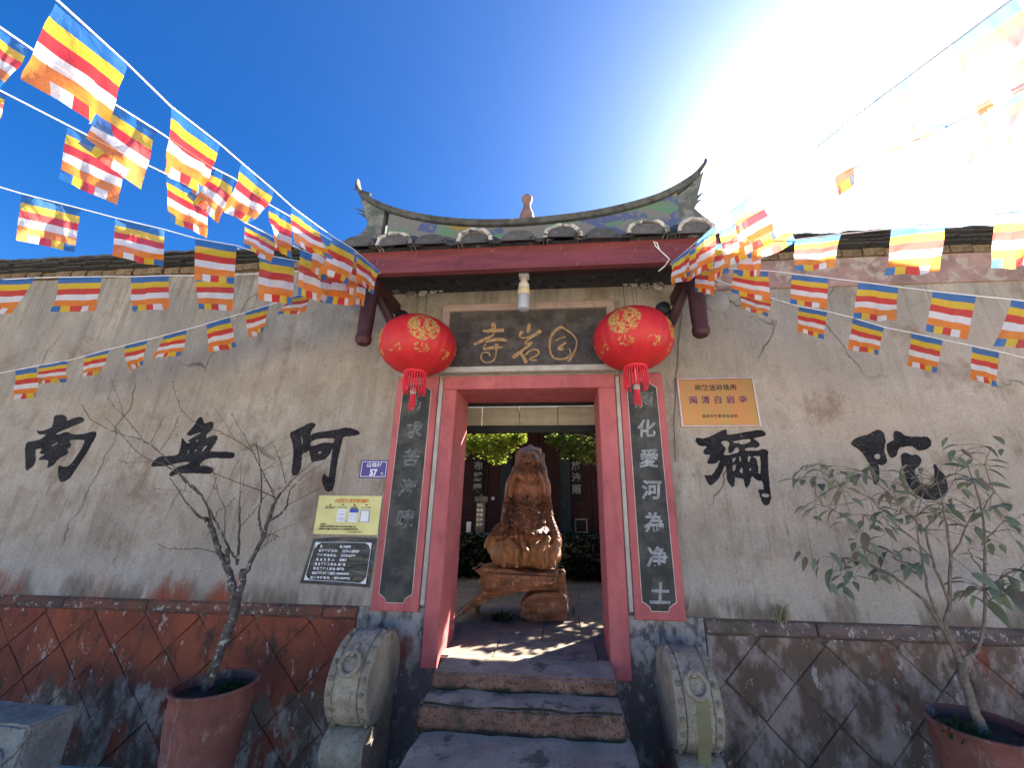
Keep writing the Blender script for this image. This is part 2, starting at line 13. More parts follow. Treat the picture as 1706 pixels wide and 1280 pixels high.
BARE_TREE=[[(-2.259,-0.58,0.417,0.0598),(-2.251,-0.58,0.475,0.0552),(-2.216,-0.58,0.631,0.0483),(-2.199,-0.58,0.724,0.046),(-2.189,-0.58,0.828,0.046),(-2.191,-0.579,0.931,0.0483)],[(-2.19,-0.58,0.932,0.0414),(-2.245,-0.579,1.006,0.0368),(-2.317,-0.576,1.116,0.0322),(-2.402,-0.571,1.214,0.0276),(-2.457,-0.565,1.275,0.0276),(-2.518,-0.555,1.358,0.0253),(-2.59,-0.544,1.426,0.023)],[(-2.19,-0.58,0.932,0.0414),(-2.173,-0.579,0.994,0.0345),(-2.191,-0.574,1.1,0.0345)],[(-2.183,-0.58,1.09,0.023),(-2.158,-0.58,1.094,0.023),(-2.132,-0.58,1.201,0.0207),(-2.098,-0.58,1.298,0.0207),(-2.085,-0.579,1.397,0.0207),(-2.074,-0.579,1.442,0.0207),(-2.07,-0.578,1.524,0.0184),(-2.052,-0.578,1.582,0.01564),(-2.031,-0.577,1.611,0.01196)],[(-2.314,-0.58,1.117,0.023),(-2.325,-0.583,1.201,0.023),(-2.333,-0.588,1.228,0.0207)],[(-2.241,-0.58,1.126,0.0138),(-2.258,-0.583,1.237,0.01288),(-2.276,-0.591,1.347,0.01104),(-2.28,-0.601,1.415,0.00828),(-2.287,-0.616,1.508,0.00552)],[(-2.239,-0.58,1.153,0.0138),(-2.301,-0.58,1.201,0.01196),(-2.35,-0.581,1.255,0.01196),(-2.439,-0.583,1.368,0.01104),(-2.491,-0.585,1.428,0.01012),(-2.555,-0.587,1.497,0.00966),(-2.621,-0.59,1.572,0.0092),(-2.742,-0.594,1.656,0.00874),(-2.861,-0.599,1.742,0.00828),(-3.0,-0.603,1.808,0.0069),(-3.121,-0.608,1.843,0.00506),(-3.248,-0.613,1.91,0.00414),(-3.368,-0.617,2.002,0.00368),(-3.471,-0.622,2.087,0.00322),(-3.591,-0.626,2.169,0.0023)],[(-2.556,-0.58,1.427,0.0184),(-2.602,-0.592,1.435,0.0138),(-2.641,-0.612,1.476,0.01012),(-2.654,-0.638,1.508,0.00736),(-2.694,-0.672,1.568,0.00552),(-2.717,-0.715,1.636,0.0046),(-2.739,-0.766,1.698,0.00322)],[(-2.498,-0.58,1.371,0.0138),(-2.543,-0.585,1.465,0.01058),(-2.573,-0.593,1.53,0.0092),(-2.643,-0.604,1.614,0.00828),(-2.781,-0.62,1.71,0.00736),(-2.887,-0.639,1.804,0.0069),(-2.959,-0.66,1.867,0.00644),(-3.059,-0.681,1.944,0.00598),(-3.15,-0.7,1.986,0.00552),(-3.257,-0.72,2.006,0.0046),(-3.406,-0.74,2.061,0.00414),(-3.509,-0.762,2.112,0.00368),(-3.577,-0.783,2.191,0.00322),(-3.585,-0.806,2.232,0.0023)],[(-3.243,-0.58,1.99,0.0046),(-3.419,-0.539,2.104,0.0046),(-3.623,-0.479,2.219,0.00414),(-3.834,-0.408,2.318,0.00322),(-4.038,-0.33,2.435,0.0023)],[(-3.493,-0.58,2.194,0.00368),(-3.558,-0.567,2.272,0.00322),(-3.628,-0.549,2.344,0.00276),(-3.741,-0.528,2.457,0.0023),(-3.837,-0.504,2.547,0.00184)],[(-3.18,-0.58,1.971,0.00414),(-3.093,-0.634,2.082,0.00322),(-2.981,-0.713,2.152,0.0023)],[(-3.081,-0.58,1.915,0.0046),(-3.032,-0.588,2.007,0.00414),(-2.996,-0.599,2.089,0.00322),(-2.976,-0.613,2.181,0.0023)],[(-2.066,-0.58,1.573,0.0092),(-2.222,-0.551,1.628,0.00736),(-2.387,-0.506,1.664,0.0069),(-2.572,-0.449,1.712,0.00644),(-2.775,-0.38,1.763,0.0046)],[(-2.066,-0.58,1.573,0.00828),(-2.16,-0.572,1.691,0.00598),(-2.26,-0.558,1.806,0.00644),(-2.362,-0.539,1.921,0.00644),(-2.539,-0.52,2.008,0.00598),(-2.72,-0.499,2.084,0.00552),(-2.878,-0.478,2.114,0.00506),(-3.046,-0.455,2.195,0.0046),(-3.181,-0.431,2.294,0.00414),(-3.31,-0.407,2.446,0.00322),(-3.409,-0.381,2.583,0.0023)],[(-2.028,-0.58,1.607,0.0092),(-1.992,-0.558,1.685,0.00644),(-1.941,-0.52,1.766,0.00552),(-1.894,-0.471,1.848,0.0046),(-1.821,-0.412,1.916,0.00276)],[(-2.068,-0.58,1.422,0.01656),(-2.018,-0.582,1.451,0.01472),(-1.985,-0.586,1.475,0.01288),(-1.956,-0.591,1.525,0.01104),(-1.955,-0.598,1.582,0.00736),(-1.946,-0.606,1.631,0.00552),(-1.846,-0.617,1.736,0.00414),(-1.697,-0.63,1.829,0.0023)],[(-1.964,-0.58,1.525,0.00644),(-1.841,-0.581,1.588,0.00506),(-1.737,-0.582,1.643,0.00414),(-1.67,-0.583,1.677,0.0023)],[(-2.1,-0.58,1.31,0.01564),(-2.14,-0.576,1.389,0.0138),(-2.172,-0.568,1.44,0.01104),(-2.187,-0.556,1.556,0.00874),(-2.235,-0.538,1.715,0.00782),(-2.318,-0.513,1.879,0.00644),(-2.384,-0.492,1.998,0.00368)],[(-2.326,-0.58,1.915,0.00506),(-2.372,-0.633,2.019,0.00414),(-2.383,-0.71,2.094,0.00322),(-2.364,-0.8,2.157,0.0023)],[(-2.074,-0.58,1.607,0.00552),(-2.155,-0.576,1.687,0.0046),(-2.215,-0.57,1.761,0.00414),(-2.137,-0.562,1.828,0.00368),(-2.04,-0.553,1.896,0.0023)],[(-2.006,-0.58,1.675,0.00506),(-2.057,-0.605,1.823,0.00414),(-2.096,-0.647,1.926,0.00322),(-2.146,-0.694,1.997,0.0023)],[(-2.386,-0.58,1.317,0.00598),(-2.444,-0.561,1.499,0.0046),(-2.555,-0.527,1.583,0.00368),(-2.686,-0.471,1.746,0.00276),(-2.826,-0.402,1.87,0.00184)],[(-2.303,-0.58,1.398,0.0046),(-2.288,-0.643,1.602,0.00368),(-2.215,-0.78,1.801,0.0023)],[(-2.423,-0.58,1.203,0.0069),(-2.566,-0.575,1.227,0.00552),(-2.699,-0.568,1.216,0.0046),(-2.826,-0.559,1.221,0.00368),(-2.919,-0.546,1.25,0.00276)],[(-2.728,-0.58,1.61,0.00322),(-2.878,-0.525,1.62,0.00276),(-3.21,-0.442,1.64,0.00184)],[(-3.132,-0.58,1.828,0.00368),(-3.259,-0.631,1.817,0.00276),(-3.247,-0.708,1.834,0.00184)],[(-2.286,-0.58,1.367,0.00644),(-2.269,-0.555,1.415,0.0046),(-2.254,-0.51,1.489,0.00368),(-2.255,-0.446,1.576,0.0023)],[(-2.095,-0.58,1.29,0.00736),(-2.072,-0.547,1.328,0.00552),(-2.049,-0.5,1.314,0.00368)],[(-2.13,-0.58,1.193,0.00552),(-2.057,-0.601,1.254,0.0046),(-1.961,-0.638,1.304,0.00368),(-1.911,-0.683,1.327,0.0023)],[(-2.493,-0.58,1.42,0.00552),(-2.488,-0.565,1.486,0.00414),(-2.448,-0.541,1.52,0.00322),(-2.436,-0.509,1.581,0.0023)],[(-2.168,-0.58,1.556,0.0046),(-2.099,-0.61,1.613,0.00368),(-1.971,-0.656,1.645,0.00322),(-1.802,-0.712,1.659,0.0023),(-1.668,-0.785,1.706,0.00184)],[(-2.453,-0.58,1.702,0.00368),(-2.438,-0.579,1.785,0.00276),(-2.408,-0.578,1.852,0.00184)],[(-2.585,-0.58,1.745,0.00322),(-2.622,-0.591,1.792,0.0023),(-2.711,-0.609,1.825,0.00184)],[(-2.586,-0.58,1.531,0.00368),(-2.521,-0.625,1.63,0.00276),(-2.449,-0.702,1.709,0.0023)],[(-2.262,-0.58,1.87,0.00368),(-2.219,-0.601,1.938,0.00276),(-2.11,-0.632,1.978,0.0023),(-1.972,-0.668,2.002,0.00184)],[(-2.484,-0.58,1.997,0.00368),(-2.685,-0.518,2.168,0.0023),(-2.916,-0.427,2.319,0.00184)],[(-1.975,-0.58,1.683,0.00368),(-1.922,-0.614,1.805,0.00276),(-1.822,-0.67,1.883,0.00184)]]
SHRUB=[[(2.237,-0.56,0.395,0.0588),(2.239,-0.56,0.419,0.0504),(2.232,-0.56,0.483,0.0399),(2.225,-0.56,0.548,0.0378),(2.222,-0.56,0.638,0.0357),(2.227,-0.56,0.715,0.0357)],[(2.228,-0.56,0.707,0.0273),(2.217,-0.56,0.773,0.0252),(2.178,-0.555,0.906,0.0231),(2.138,-0.543,1.031,0.0189),(2.011,-0.522,1.162,0.01344),(1.881,-0.504,1.218,0.00924),(1.772,-0.486,1.245,0.0063)],[(2.225,-0.56,0.707,0.0252),(2.222,-0.56,0.803,0.021),(2.195,-0.561,0.908,0.0189),(2.239,-0.562,0.971,0.0168),(2.267,-0.564,1.029,0.0168),(2.331,-0.571,1.275,0.01428),(2.354,-0.578,1.453,0.01008),(2.366,-0.582,1.578,0.00672),(2.371,-0.586,1.724,0.0042)],[(2.338,-0.56,1.267,0.01092),(2.435,-0.535,1.349,0.00924),(2.54,-0.495,1.436,0.00756),(2.664,-0.454,1.546,0.00588),(2.82,-0.411,1.624,0.0042)],[(2.192,-0.56,0.892,0.0147),(2.167,-0.565,1.001,0.0126),(2.151,-0.578,1.098,0.01092),(2.139,-0.599,1.211,0.01008),(2.128,-0.633,1.367,0.00756),(2.128,-0.666,1.504,0.00504),(2.195,-0.692,1.661,0.00378)],[(2.259,-0.56,1.034,0.01344),(2.243,-0.564,1.147,0.0126),(2.224,-0.573,1.26,0.01176),(2.222,-0.587,1.427,0.01008),(2.156,-0.599,1.497,0.00924),(2.087,-0.611,1.571,0.00924),(2.038,-0.624,1.646,0.00756),(1.958,-0.637,1.718,0.0063),(1.89,-0.65,1.772,0.00462)],[(2.235,-0.56,1.258,0.0084),(2.201,-0.535,1.344,0.00756),(2.151,-0.495,1.43,0.00672),(2.089,-0.454,1.494,0.00546),(2.012,-0.41,1.508,0.00378)],[(2.241,-0.56,0.73,0.0168),(2.321,-0.56,0.766,0.01512),(2.396,-0.56,0.884,0.01512),(2.439,-0.56,0.977,0.01428),(2.479,-0.559,1.091,0.01428),(2.569,-0.558,1.38,0.01176),(2.614,-0.557,1.591,0.00924),(2.608,-0.557,1.727,0.00672),(2.608,-0.556,1.841,0.00504)],[(2.5,-0.56,1.169,0.0084),(2.462,-0.559,1.266,0.00756),(2.453,-0.557,1.316,0.0042)],[(2.474,-0.56,1.088,0.01008),(2.554,-0.58,1.157,0.0084),(2.652,-0.613,1.211,0.00672),(2.676,-0.659,1.281,0.00504)],[(2.61,-0.56,1.545,0.00672),(2.64,-0.625,1.65,0.00546),(2.558,-0.709,1.804,0.0042),(2.539,-0.803,1.899,0.00294)],[(1.983,-0.56,1.166,0.00756),(1.922,-0.507,1.12,0.00546),(1.874,-0.43,1.135,0.0042)],[(2.127,-0.56,1.572,0.00714),(1.929,-0.615,1.609,0.00588),(1.722,-0.687,1.683,0.00462),(1.541,-0.767,1.723,0.00336)],[(1.969,-0.56,1.611,0.00462),(1.865,-0.485,1.574,0.00378),(1.772,-0.388,1.563,0.00294)],[(2.245,-0.56,1.427,0.00672),(2.325,-0.578,1.541,0.00504),(2.462,-0.601,1.723,0.0042),(2.519,-0.626,1.87,0.00336)],[(1.844,-0.56,1.223,0.0063),(1.826,-0.486,1.246,0.0042),(1.773,-0.393,1.228,0.00294)],[(1.994,-0.56,1.157,0.00588),(1.989,-0.584,1.079,0.0042)],[(2.17,-0.56,1.207,0.00504),(2.133,-0.493,1.225,0.0042),(2.138,-0.399,1.236,0.00336)],[(2.564,-0.56,1.37,0.00588),(2.708,-0.548,1.475,0.00462),(2.835,-0.532,1.505,0.00336)],[(2.474,-0.56,1.088,0.0084),(2.475,-0.574,1.043,0.00756),(2.596,-0.598,1.097,0.00546),(2.617,-0.612,1.054,0.0042)]]
LEAVES=[(1.714,-0.468,1.706,0.094),(1.449,-0.756,1.708,0.103),(1.674,-0.411,1.734,0.083),(1.494,-0.62,1.719,0.104),(1.715,-0.314,1.804,0.104),(1.631,-0.454,1.755,0.109),(1.635,-0.57,1.816,0.113),(1.437,-0.81,1.765,0.092),(1.732,-0.348,1.751,0.088),(1.756,-0.398,1.833,0.081),(1.818,-0.381,1.846,0.108),(1.651,-0.681,1.807,0.095),(1.943,-0.378,1.796,0.086),(1.596,-0.809,1.674,0.083),(1.907,-0.365,1.775,0.094),(2.004,-0.381,1.763,0.088),(1.939,-0.513,1.777,0.104),(1.959,-0.461,1.755,0.075),(1.53,-0.703,1.54,0.083),(1.625,-0.51,1.491,0.11),(1.597,-0.602,1.581,0.102),(1.66,-0.622,1.527,0.103),(1.659,-0.695,1.541,0.11),(1.714,-0.543,1.641,0.088),(1.491,-0.789,1.548,0.096),(1.425,-0.8,1.551,0.097),(1.662,-0.445,1.559,0.096),(1.944,-0.502,1.75,0.085),(1.85,-0.714,1.743,0.115),(1.778,-0.663,1.733,0.093),(1.851,-0.802,1.711,0.085),(2.181,-0.465,1.751,0.085),(2.121,-0.471,1.766,0.095),(2.064,-0.673,1.7,0.095),(2.253,-0.444,1.745,0.085),(1.955,-0.764,1.759,0.112),(1.95,-0.81,1.681,0.077),(2.21,-0.509,1.66,0.114),(2.232,-0.504,1.623,0.112),(2.277,-0.612,1.684,0.106),(2.297,-0.556,1.726,0.079),(2.296,-0.569,1.682,0.091),(2.358,-0.37,1.699,0.092),(1.914,-0.78,1.638,0.086),(2.132,-0.539,1.626,0.093),(2.402,-0.351,1.612,0.08),(2.377,-0.409,1.588,0.076),(2.253,-0.468,1.622,0.085),(2.478,-0.364,1.68,0.113),(2.184,-0.718,1.618,0.091),(2.214,-0.715,1.579,0.088),(2.584,-0.469,1.775,0.107),(2.318,-0.776,1.707,0.09),(2.575,-0.531,1.767,0.099),(2.525,-0.68,1.875,0.088),(2.733,-0.418,1.946,0.094),(2.457,-0.745,1.891,0.096),(2.407,-0.611,1.816,0.106),(2.405,-0.712,1.854,0.101),(2.3,-0.793,1.839,0.078),(2.702,-0.391,2.035,0.085),(2.379,-0.781,1.915,0.077),(2.328,-0.802,1.881,0.112),(2.885,-0.518,1.932,0.083),(2.77,-0.524,1.946,0.098),(3.072,-0.314,2.056,0.099),(2.676,-0.477,1.716,0.095),(2.494,-0.658,1.716,0.096),(2.406,-0.719,1.736,0.085),(1.801,-0.688,1.473,0.103),(1.906,-0.644,1.5,0.098),(2.011,-0.464,1.476,0.096),(1.685,-0.771,1.513,0.084),(1.692,-0.682,1.458,0.078),(1.648,-0.79,1.482,0.087),(2.048,-0.414,1.44,0.113),(1.804,-0.777,1.455,0.089),(2.018,-0.444,1.428,0.105),(1.945,-0.691,1.441,0.111),(1.934,-0.704,1.451,0.101),(1.836,-0.799,1.438,0.083),(2.271,-0.421,1.558,0.097),(2.16,-0.485,1.484,0.098),(2.002,-0.748,1.515,0.089),(1.578,-0.683,1.291,0.103),(1.688,-0.406,1.236,0.079),(1.559,-0.589,1.202,0.084),(1.652,-0.649,1.165,0.082),(1.734,-0.417,1.172,0.109),(1.743,-0.467,1.165,0.091),(1.656,-0.722,1.194,0.102),(1.784,-0.537,1.194,0.098),(1.619,-0.731,1.25,0.084),(1.78,-0.645,1.269,0.105),(1.721,-0.663,1.239,0.096),(1.915,-0.427,1.282,0.106),(1.926,-0.553,1.188,0.079),(1.957,-0.483,1.156,0.094),(1.79,-0.727,1.197,0.083),(1.967,-0.458,1.152,0.096),(1.949,-0.519,1.186,0.079),(1.809,-0.697,1.205,0.077),(2.176,-0.418,1.221,0.081),(2.075,-0.546,1.22,0.106),(2.07,-0.427,1.255,0.089),(2.218,-0.41,1.173,0.091),(2.021,-0.614,1.202,0.081),(2.042,-0.648,1.228,0.092),(2.082,-0.656,1.23,0.103),(2.156,-0.575,1.233,0.082),(2.128,-0.638,1.294,0.112),(1.667,-0.593,1.154,0.096),(1.652,-0.508,1.112,0.076),(1.71,-0.574,1.112,0.093),(1.754,-0.573,1.148,0.079),(1.706,-0.599,1.171,0.079),(1.797,-0.497,1.111,0.092),(1.999,-0.802,1.434,0.095),(2.028,-0.809,1.461,0.075),(2.211,-0.643,1.395,0.08),(2.432,-0.4,1.524,0.106),(2.344,-0.565,1.57,0.108),(2.424,-0.465,1.516,0.078),(2.457,-0.508,1.509,0.085),(2.345,-0.639,1.576,0.095),(2.45,-0.488,1.534,0.084),(2.57,-0.346,1.481,0.108),(2.62,-0.386,1.582,0.076),(2.601,-0.405,1.479,0.085),(2.303,-0.733,1.399,0.075),(2.374,-0.725,1.435,0.108),(2.52,-0.485,1.458,0.083),(2.451,-0.561,1.286,0.08),(2.549,-0.47,1.269,0.093),(2.471,-0.599,1.307,0.076),(2.387,-0.791,1.544,0.094),(2.358,-0.758,1.449,0.096),(2.487,-0.641,1.528,0.082),(2.519,-0.702,1.568,0.115),(2.606,-0.549,1.518,0.106),(2.539,-0.736,1.507,0.111),(2.477,-0.787,1.487,0.087),(2.674,-0.653,1.482,0.098),(3.023,-0.359,1.521,0.099),(2.566,-0.412,1.087,0.137),(2.43,-0.663,1.123,0.141),(2.476,-0.678,1.182,0.126),(2.616,-0.564,1.121,0.15),(2.618,-0.531,1.144,0.137),(2.498,-0.6,1.144,0.145),(2.529,-0.675,1.122,0.12),(2.653,-0.502,1.093,0.153),(2.587,-0.597,1.132,0.152),(2.541,-0.708,1.223,0.118),(2.525,-0.675,1.22,0.166),(2.705,-0.494,1.151,0.146),(2.792,-0.474,1.075,0.133),(2.681,-0.545,1.051,0.148),(2.566,-0.638,1.106,0.177),(2.39,-0.542,1.15,0.131),(2.3,-0.707,1.2,0.118),(2.493,-0.431,1.112,0.144),(2.507,-0.606,1.094,0.146),(2.418,-0.649,1.112,0.117),(2.58,-0.519,1.066,0.144),(1.743,-0.613,1.718,0.079),(1.77,-0.552,1.752,0.09),(1.891,-0.39,1.813,0.114),(1.975,-0.342,1.791,0.09),(1.78,-0.583,1.786,0.077),(1.766,-0.604,1.804,0.106),(1.697,-0.799,1.599,0.104),(1.793,-0.635,1.669,0.1),(2.01,-0.324,1.733,0.106),(2.094,-0.341,1.782,0.113),(1.843,-0.763,1.755,0.112),(2.036,-0.523,1.806,0.084),(2.137,-0.477,1.642,0.096),(2.2,-0.45,1.702,0.076),(1.97,-0.742,1.641,0.106),(2.373,-0.503,1.81,0.087),(2.284,-0.525,1.784,0.094),(2.155,-0.745,1.74,0.114),(2.597,-0.322,1.777,0.094),(2.354,-0.538,1.699,0.106),(2.624,-0.319,1.73,0.075),(2.564,-0.36,1.654,0.091),(2.389,-0.594,1.551,0.103),(2.631,-0.353,1.621,0.099),(2.141,-0.743,1.538,0.101),(2.338,-0.508,1.508,0.075),(2.163,-0.72,1.547,0.102),(2.197,-0.534,1.506,0.096),(2.399,-0.343,1.434,0.079),(2.146,-0.61,1.468,0.077),(2.396,-0.703,1.663,0.102),(2.537,-0.477,1.66,0.084),(2.5,-0.573,1.662,0.082),(2.691,-0.418,1.724,0.08),(2.8,-0.354,1.724,0.101),(2.405,-0.758,1.72,0.099),(2.612,-0.599,1.707,0.09),(2.672,-0.569,1.704,0.108),(2.855,-0.33,1.77,0.112),(2.021,-0.493,1.44,0.075),(1.983,-0.579,1.55,0.107),(2.004,-0.585,1.55,0.104),(1.913,-0.411,1.334,0.112),(1.824,-0.652,1.355,0.112),(1.764,-0.736,1.407,0.114),(1.929,-0.536,1.317,0.109),(2.057,-0.435,1.369,0.098),(2.089,-0.425,1.282,0.106),(2.255,-0.342,1.297,0.109),(2.25,-0.385,1.311,0.086),(2.111,-0.443,1.298,0.103),(1.778,-0.621,1.286,0.105),(1.714,-0.721,1.248,0.114),(1.793,-0.71,1.299,0.078),(2.798,-0.345,1.364,0.109),(2.664,-0.543,1.345,0.085),(2.622,-0.528,1.349,0.114),(2.543,-0.724,1.437,0.097),(2.752,-0.535,1.372,0.094),(2.91,-0.379,1.458,0.077),(2.514,-0.45,1.041,0.117),(2.554,-0.446,1.031,0.166),(2.467,-0.518,1.088,0.118),(2.676,-0.618,1.172,0.131),(2.823,-0.453,1.183,0.165),(2.784,-0.501,1.152,0.15),(2.162,-0.415,1.853,0.077),(2.075,-0.467,1.825,0.11),(1.85,-0.804,1.779,0.081),(1.577,-0.682,1.696,0.078),(1.731,-0.467,1.758,0.114),(1.625,-0.658,1.774,0.108),(1.637,-0.692,1.639,0.08),(1.723,-0.68,1.648,0.106),(1.748,-0.46,1.705,0.112),(2.205,-0.615,1.816,0.083),(2.341,-0.382,1.781,0.102),(2.094,-0.716,1.783,0.103),(2.501,-0.713,1.839,0.085),(2.749,-0.466,1.803,0.087),(2.516,-0.675,1.798,0.099),(2.774,-0.486,1.803,0.1),(2.559,-0.741,1.791,0.097),(2.596,-0.706,1.833,0.079),(2.541,-0.764,1.58,0.109),(2.501,-0.779,1.565,0.085),(2.466,-0.778,1.565,0.081),(1.971,-0.405,1.361,0.106),(1.964,-0.347,1.347,0.078),(1.872,-0.5,1.313,0.105),(1.883,-0.374,1.511,0.077),(1.853,-0.383,1.523,0.094),(1.918,-0.361,1.49,0.086),(2.011,-0.588,1.527,0.109),(2.06,-0.622,1.528,0.113),(1.919,-0.716,1.507,0.09),(1.509,-0.646,1.252,0.083),(1.42,-0.668,1.29,0.079),(1.528,-0.524,1.25,0.085),(1.637,-0.622,1.107,0.092),(1.559,-0.669,1.122,0.106),(1.662,-0.597,1.076,0.113),(2.305,-0.653,1.078,0.093),(2.429,-0.488,1.077,0.088),(2.45,-0.443,1.067,0.104)]

# ------------------------------------------------------------------ camera
cam_d = bpy.data.cameras.new('camera'); CAMO = bpy.data.objects.new('camera', cam_d); COL.objects.link(CAMO)
r_, u_, b_ = [Vector(v) for v in CAM_ROWS]
CAMO.matrix_world = Matrix(((r_.x,u_.x,b_.x,0.0),(r_.y,u_.y,b_.y,-3.3),(r_.z,u_.z,b_.z,1.5),(0,0,0,1)))
cam_d.sensor_width = 36.0; cam_d.lens = 641/1706*36
cam_d.shift_x, cam_d.shift_y = CAM_SHIFT
cam_d.clip_start = 0.05; cam_d.clip_end = 2000
SC.camera = CAMO
# ------------------------------------------------------------------ daylight
sun_v = Vector(SUN_DIR).normalized()
SUN_EL = math.asin(sun_v.z); SUN_AZ = math.atan2(sun_v.x, sun_v.y)
W = bpy.data.worlds.new('World'); SC.world = W; W.use_nodes = True
wn = W.node_tree; bg = wn.nodes['Background']
sky = wn.nodes.new('ShaderNodeTexSky'); sky.sky_type = 'NISHITA'; sky.sun_disc = False
sky.sun_elevation = SUN_EL; sky.sun_rotation = SUN_AZ
sky.altitude = 600; sky.air_density = 1.0; sky.dust_density = 0.25; sky.ozone_density = 3.0
hsv = wn.nodes.new('ShaderNodeHueSaturation'); hsv.inputs['Hue'].default_value = 0.512; hsv.inputs['Saturation'].default_value = 1.4; hsv.inputs['Value'].default_value = 0.74
wn.links.new(sky.outputs[0], hsv.inputs['Color'])
# bright forward-scattered aureole of the humid air round the sun (Henyey-Greenstein), added to the clear sky
tcw = wn.nodes.new('ShaderNodeTexCoord'); dotn = wn.nodes.new('ShaderNodeVectorMath'); dotn.operation = 'DOT_PRODUCT'
nrm = wn.nodes.new('ShaderNodeVectorMath'); nrm.operation = 'NORMALIZE'
wn.links.new(tcw.outputs['Generated'], nrm.inputs[0]); wn.links.new(nrm.outputs[0], dotn.inputs[0]); dotn.inputs[1].default_value = sun_v
HG = 0.86
def wm(op, a, b):
    n = wn.nodes.new('ShaderNodeMath'); n.operation = op
    for k, v in enumerate((a, b)):
        if isinstance(v, bpy.types.NodeSocket): wn.links.new(v, n.inputs[k])
        else: n.inputs[k].default_value = v
    return n.outputs[0]
den = wm('POWER', wm('SUBTRACT', 1+HG*HG, wm('MULTIPLY', dotn.outputs['Value'], 2*HG)), 1.5)
gl = wm('DIVIDE', (1-HG*HG)*0.46, den)
gc = wn.nodes.new('ShaderNodeVectorMath'); gc.operation = 'SCALE'; gc.inputs[0].default_value = (0.92, 1.0, 0.96); wn.links.new(gl, gc.inputs['Scale'])
addv = wn.nodes.new('ShaderNodeVectorMath'); addv.operation = 'ADD'
wn.links.new(hsv.outputs[0], addv.inputs[0]); wn.links.new(gc.outputs[0], addv.inputs[1])
wn.links.new(addv.outputs[0], bg.inputs['Color'])
bg.inputs['Strength'].default_value = 0.05
sl = bpy.data.lights.new('sun', 'SUN'); sl.energy = 5.0; sl.angle = rad(0.53); sl.color = (1.0, 0.93, 0.82)
SUNO = bpy.data.objects.new('sun', sl); COL.objects.link(SUNO)
SUNO.rotation_euler = sun_v.to_track_quat('Z', 'Y').to_euler(); SUNO.location = (6, 6, 9)
vs = SC.view_settings
vs.view_transform = 'Standard'; vs.look = 'None'; vs.gamma = 1.0; vs.exposure = 2.78
try: vs.use_curve_mapping = False
except Exception: pass
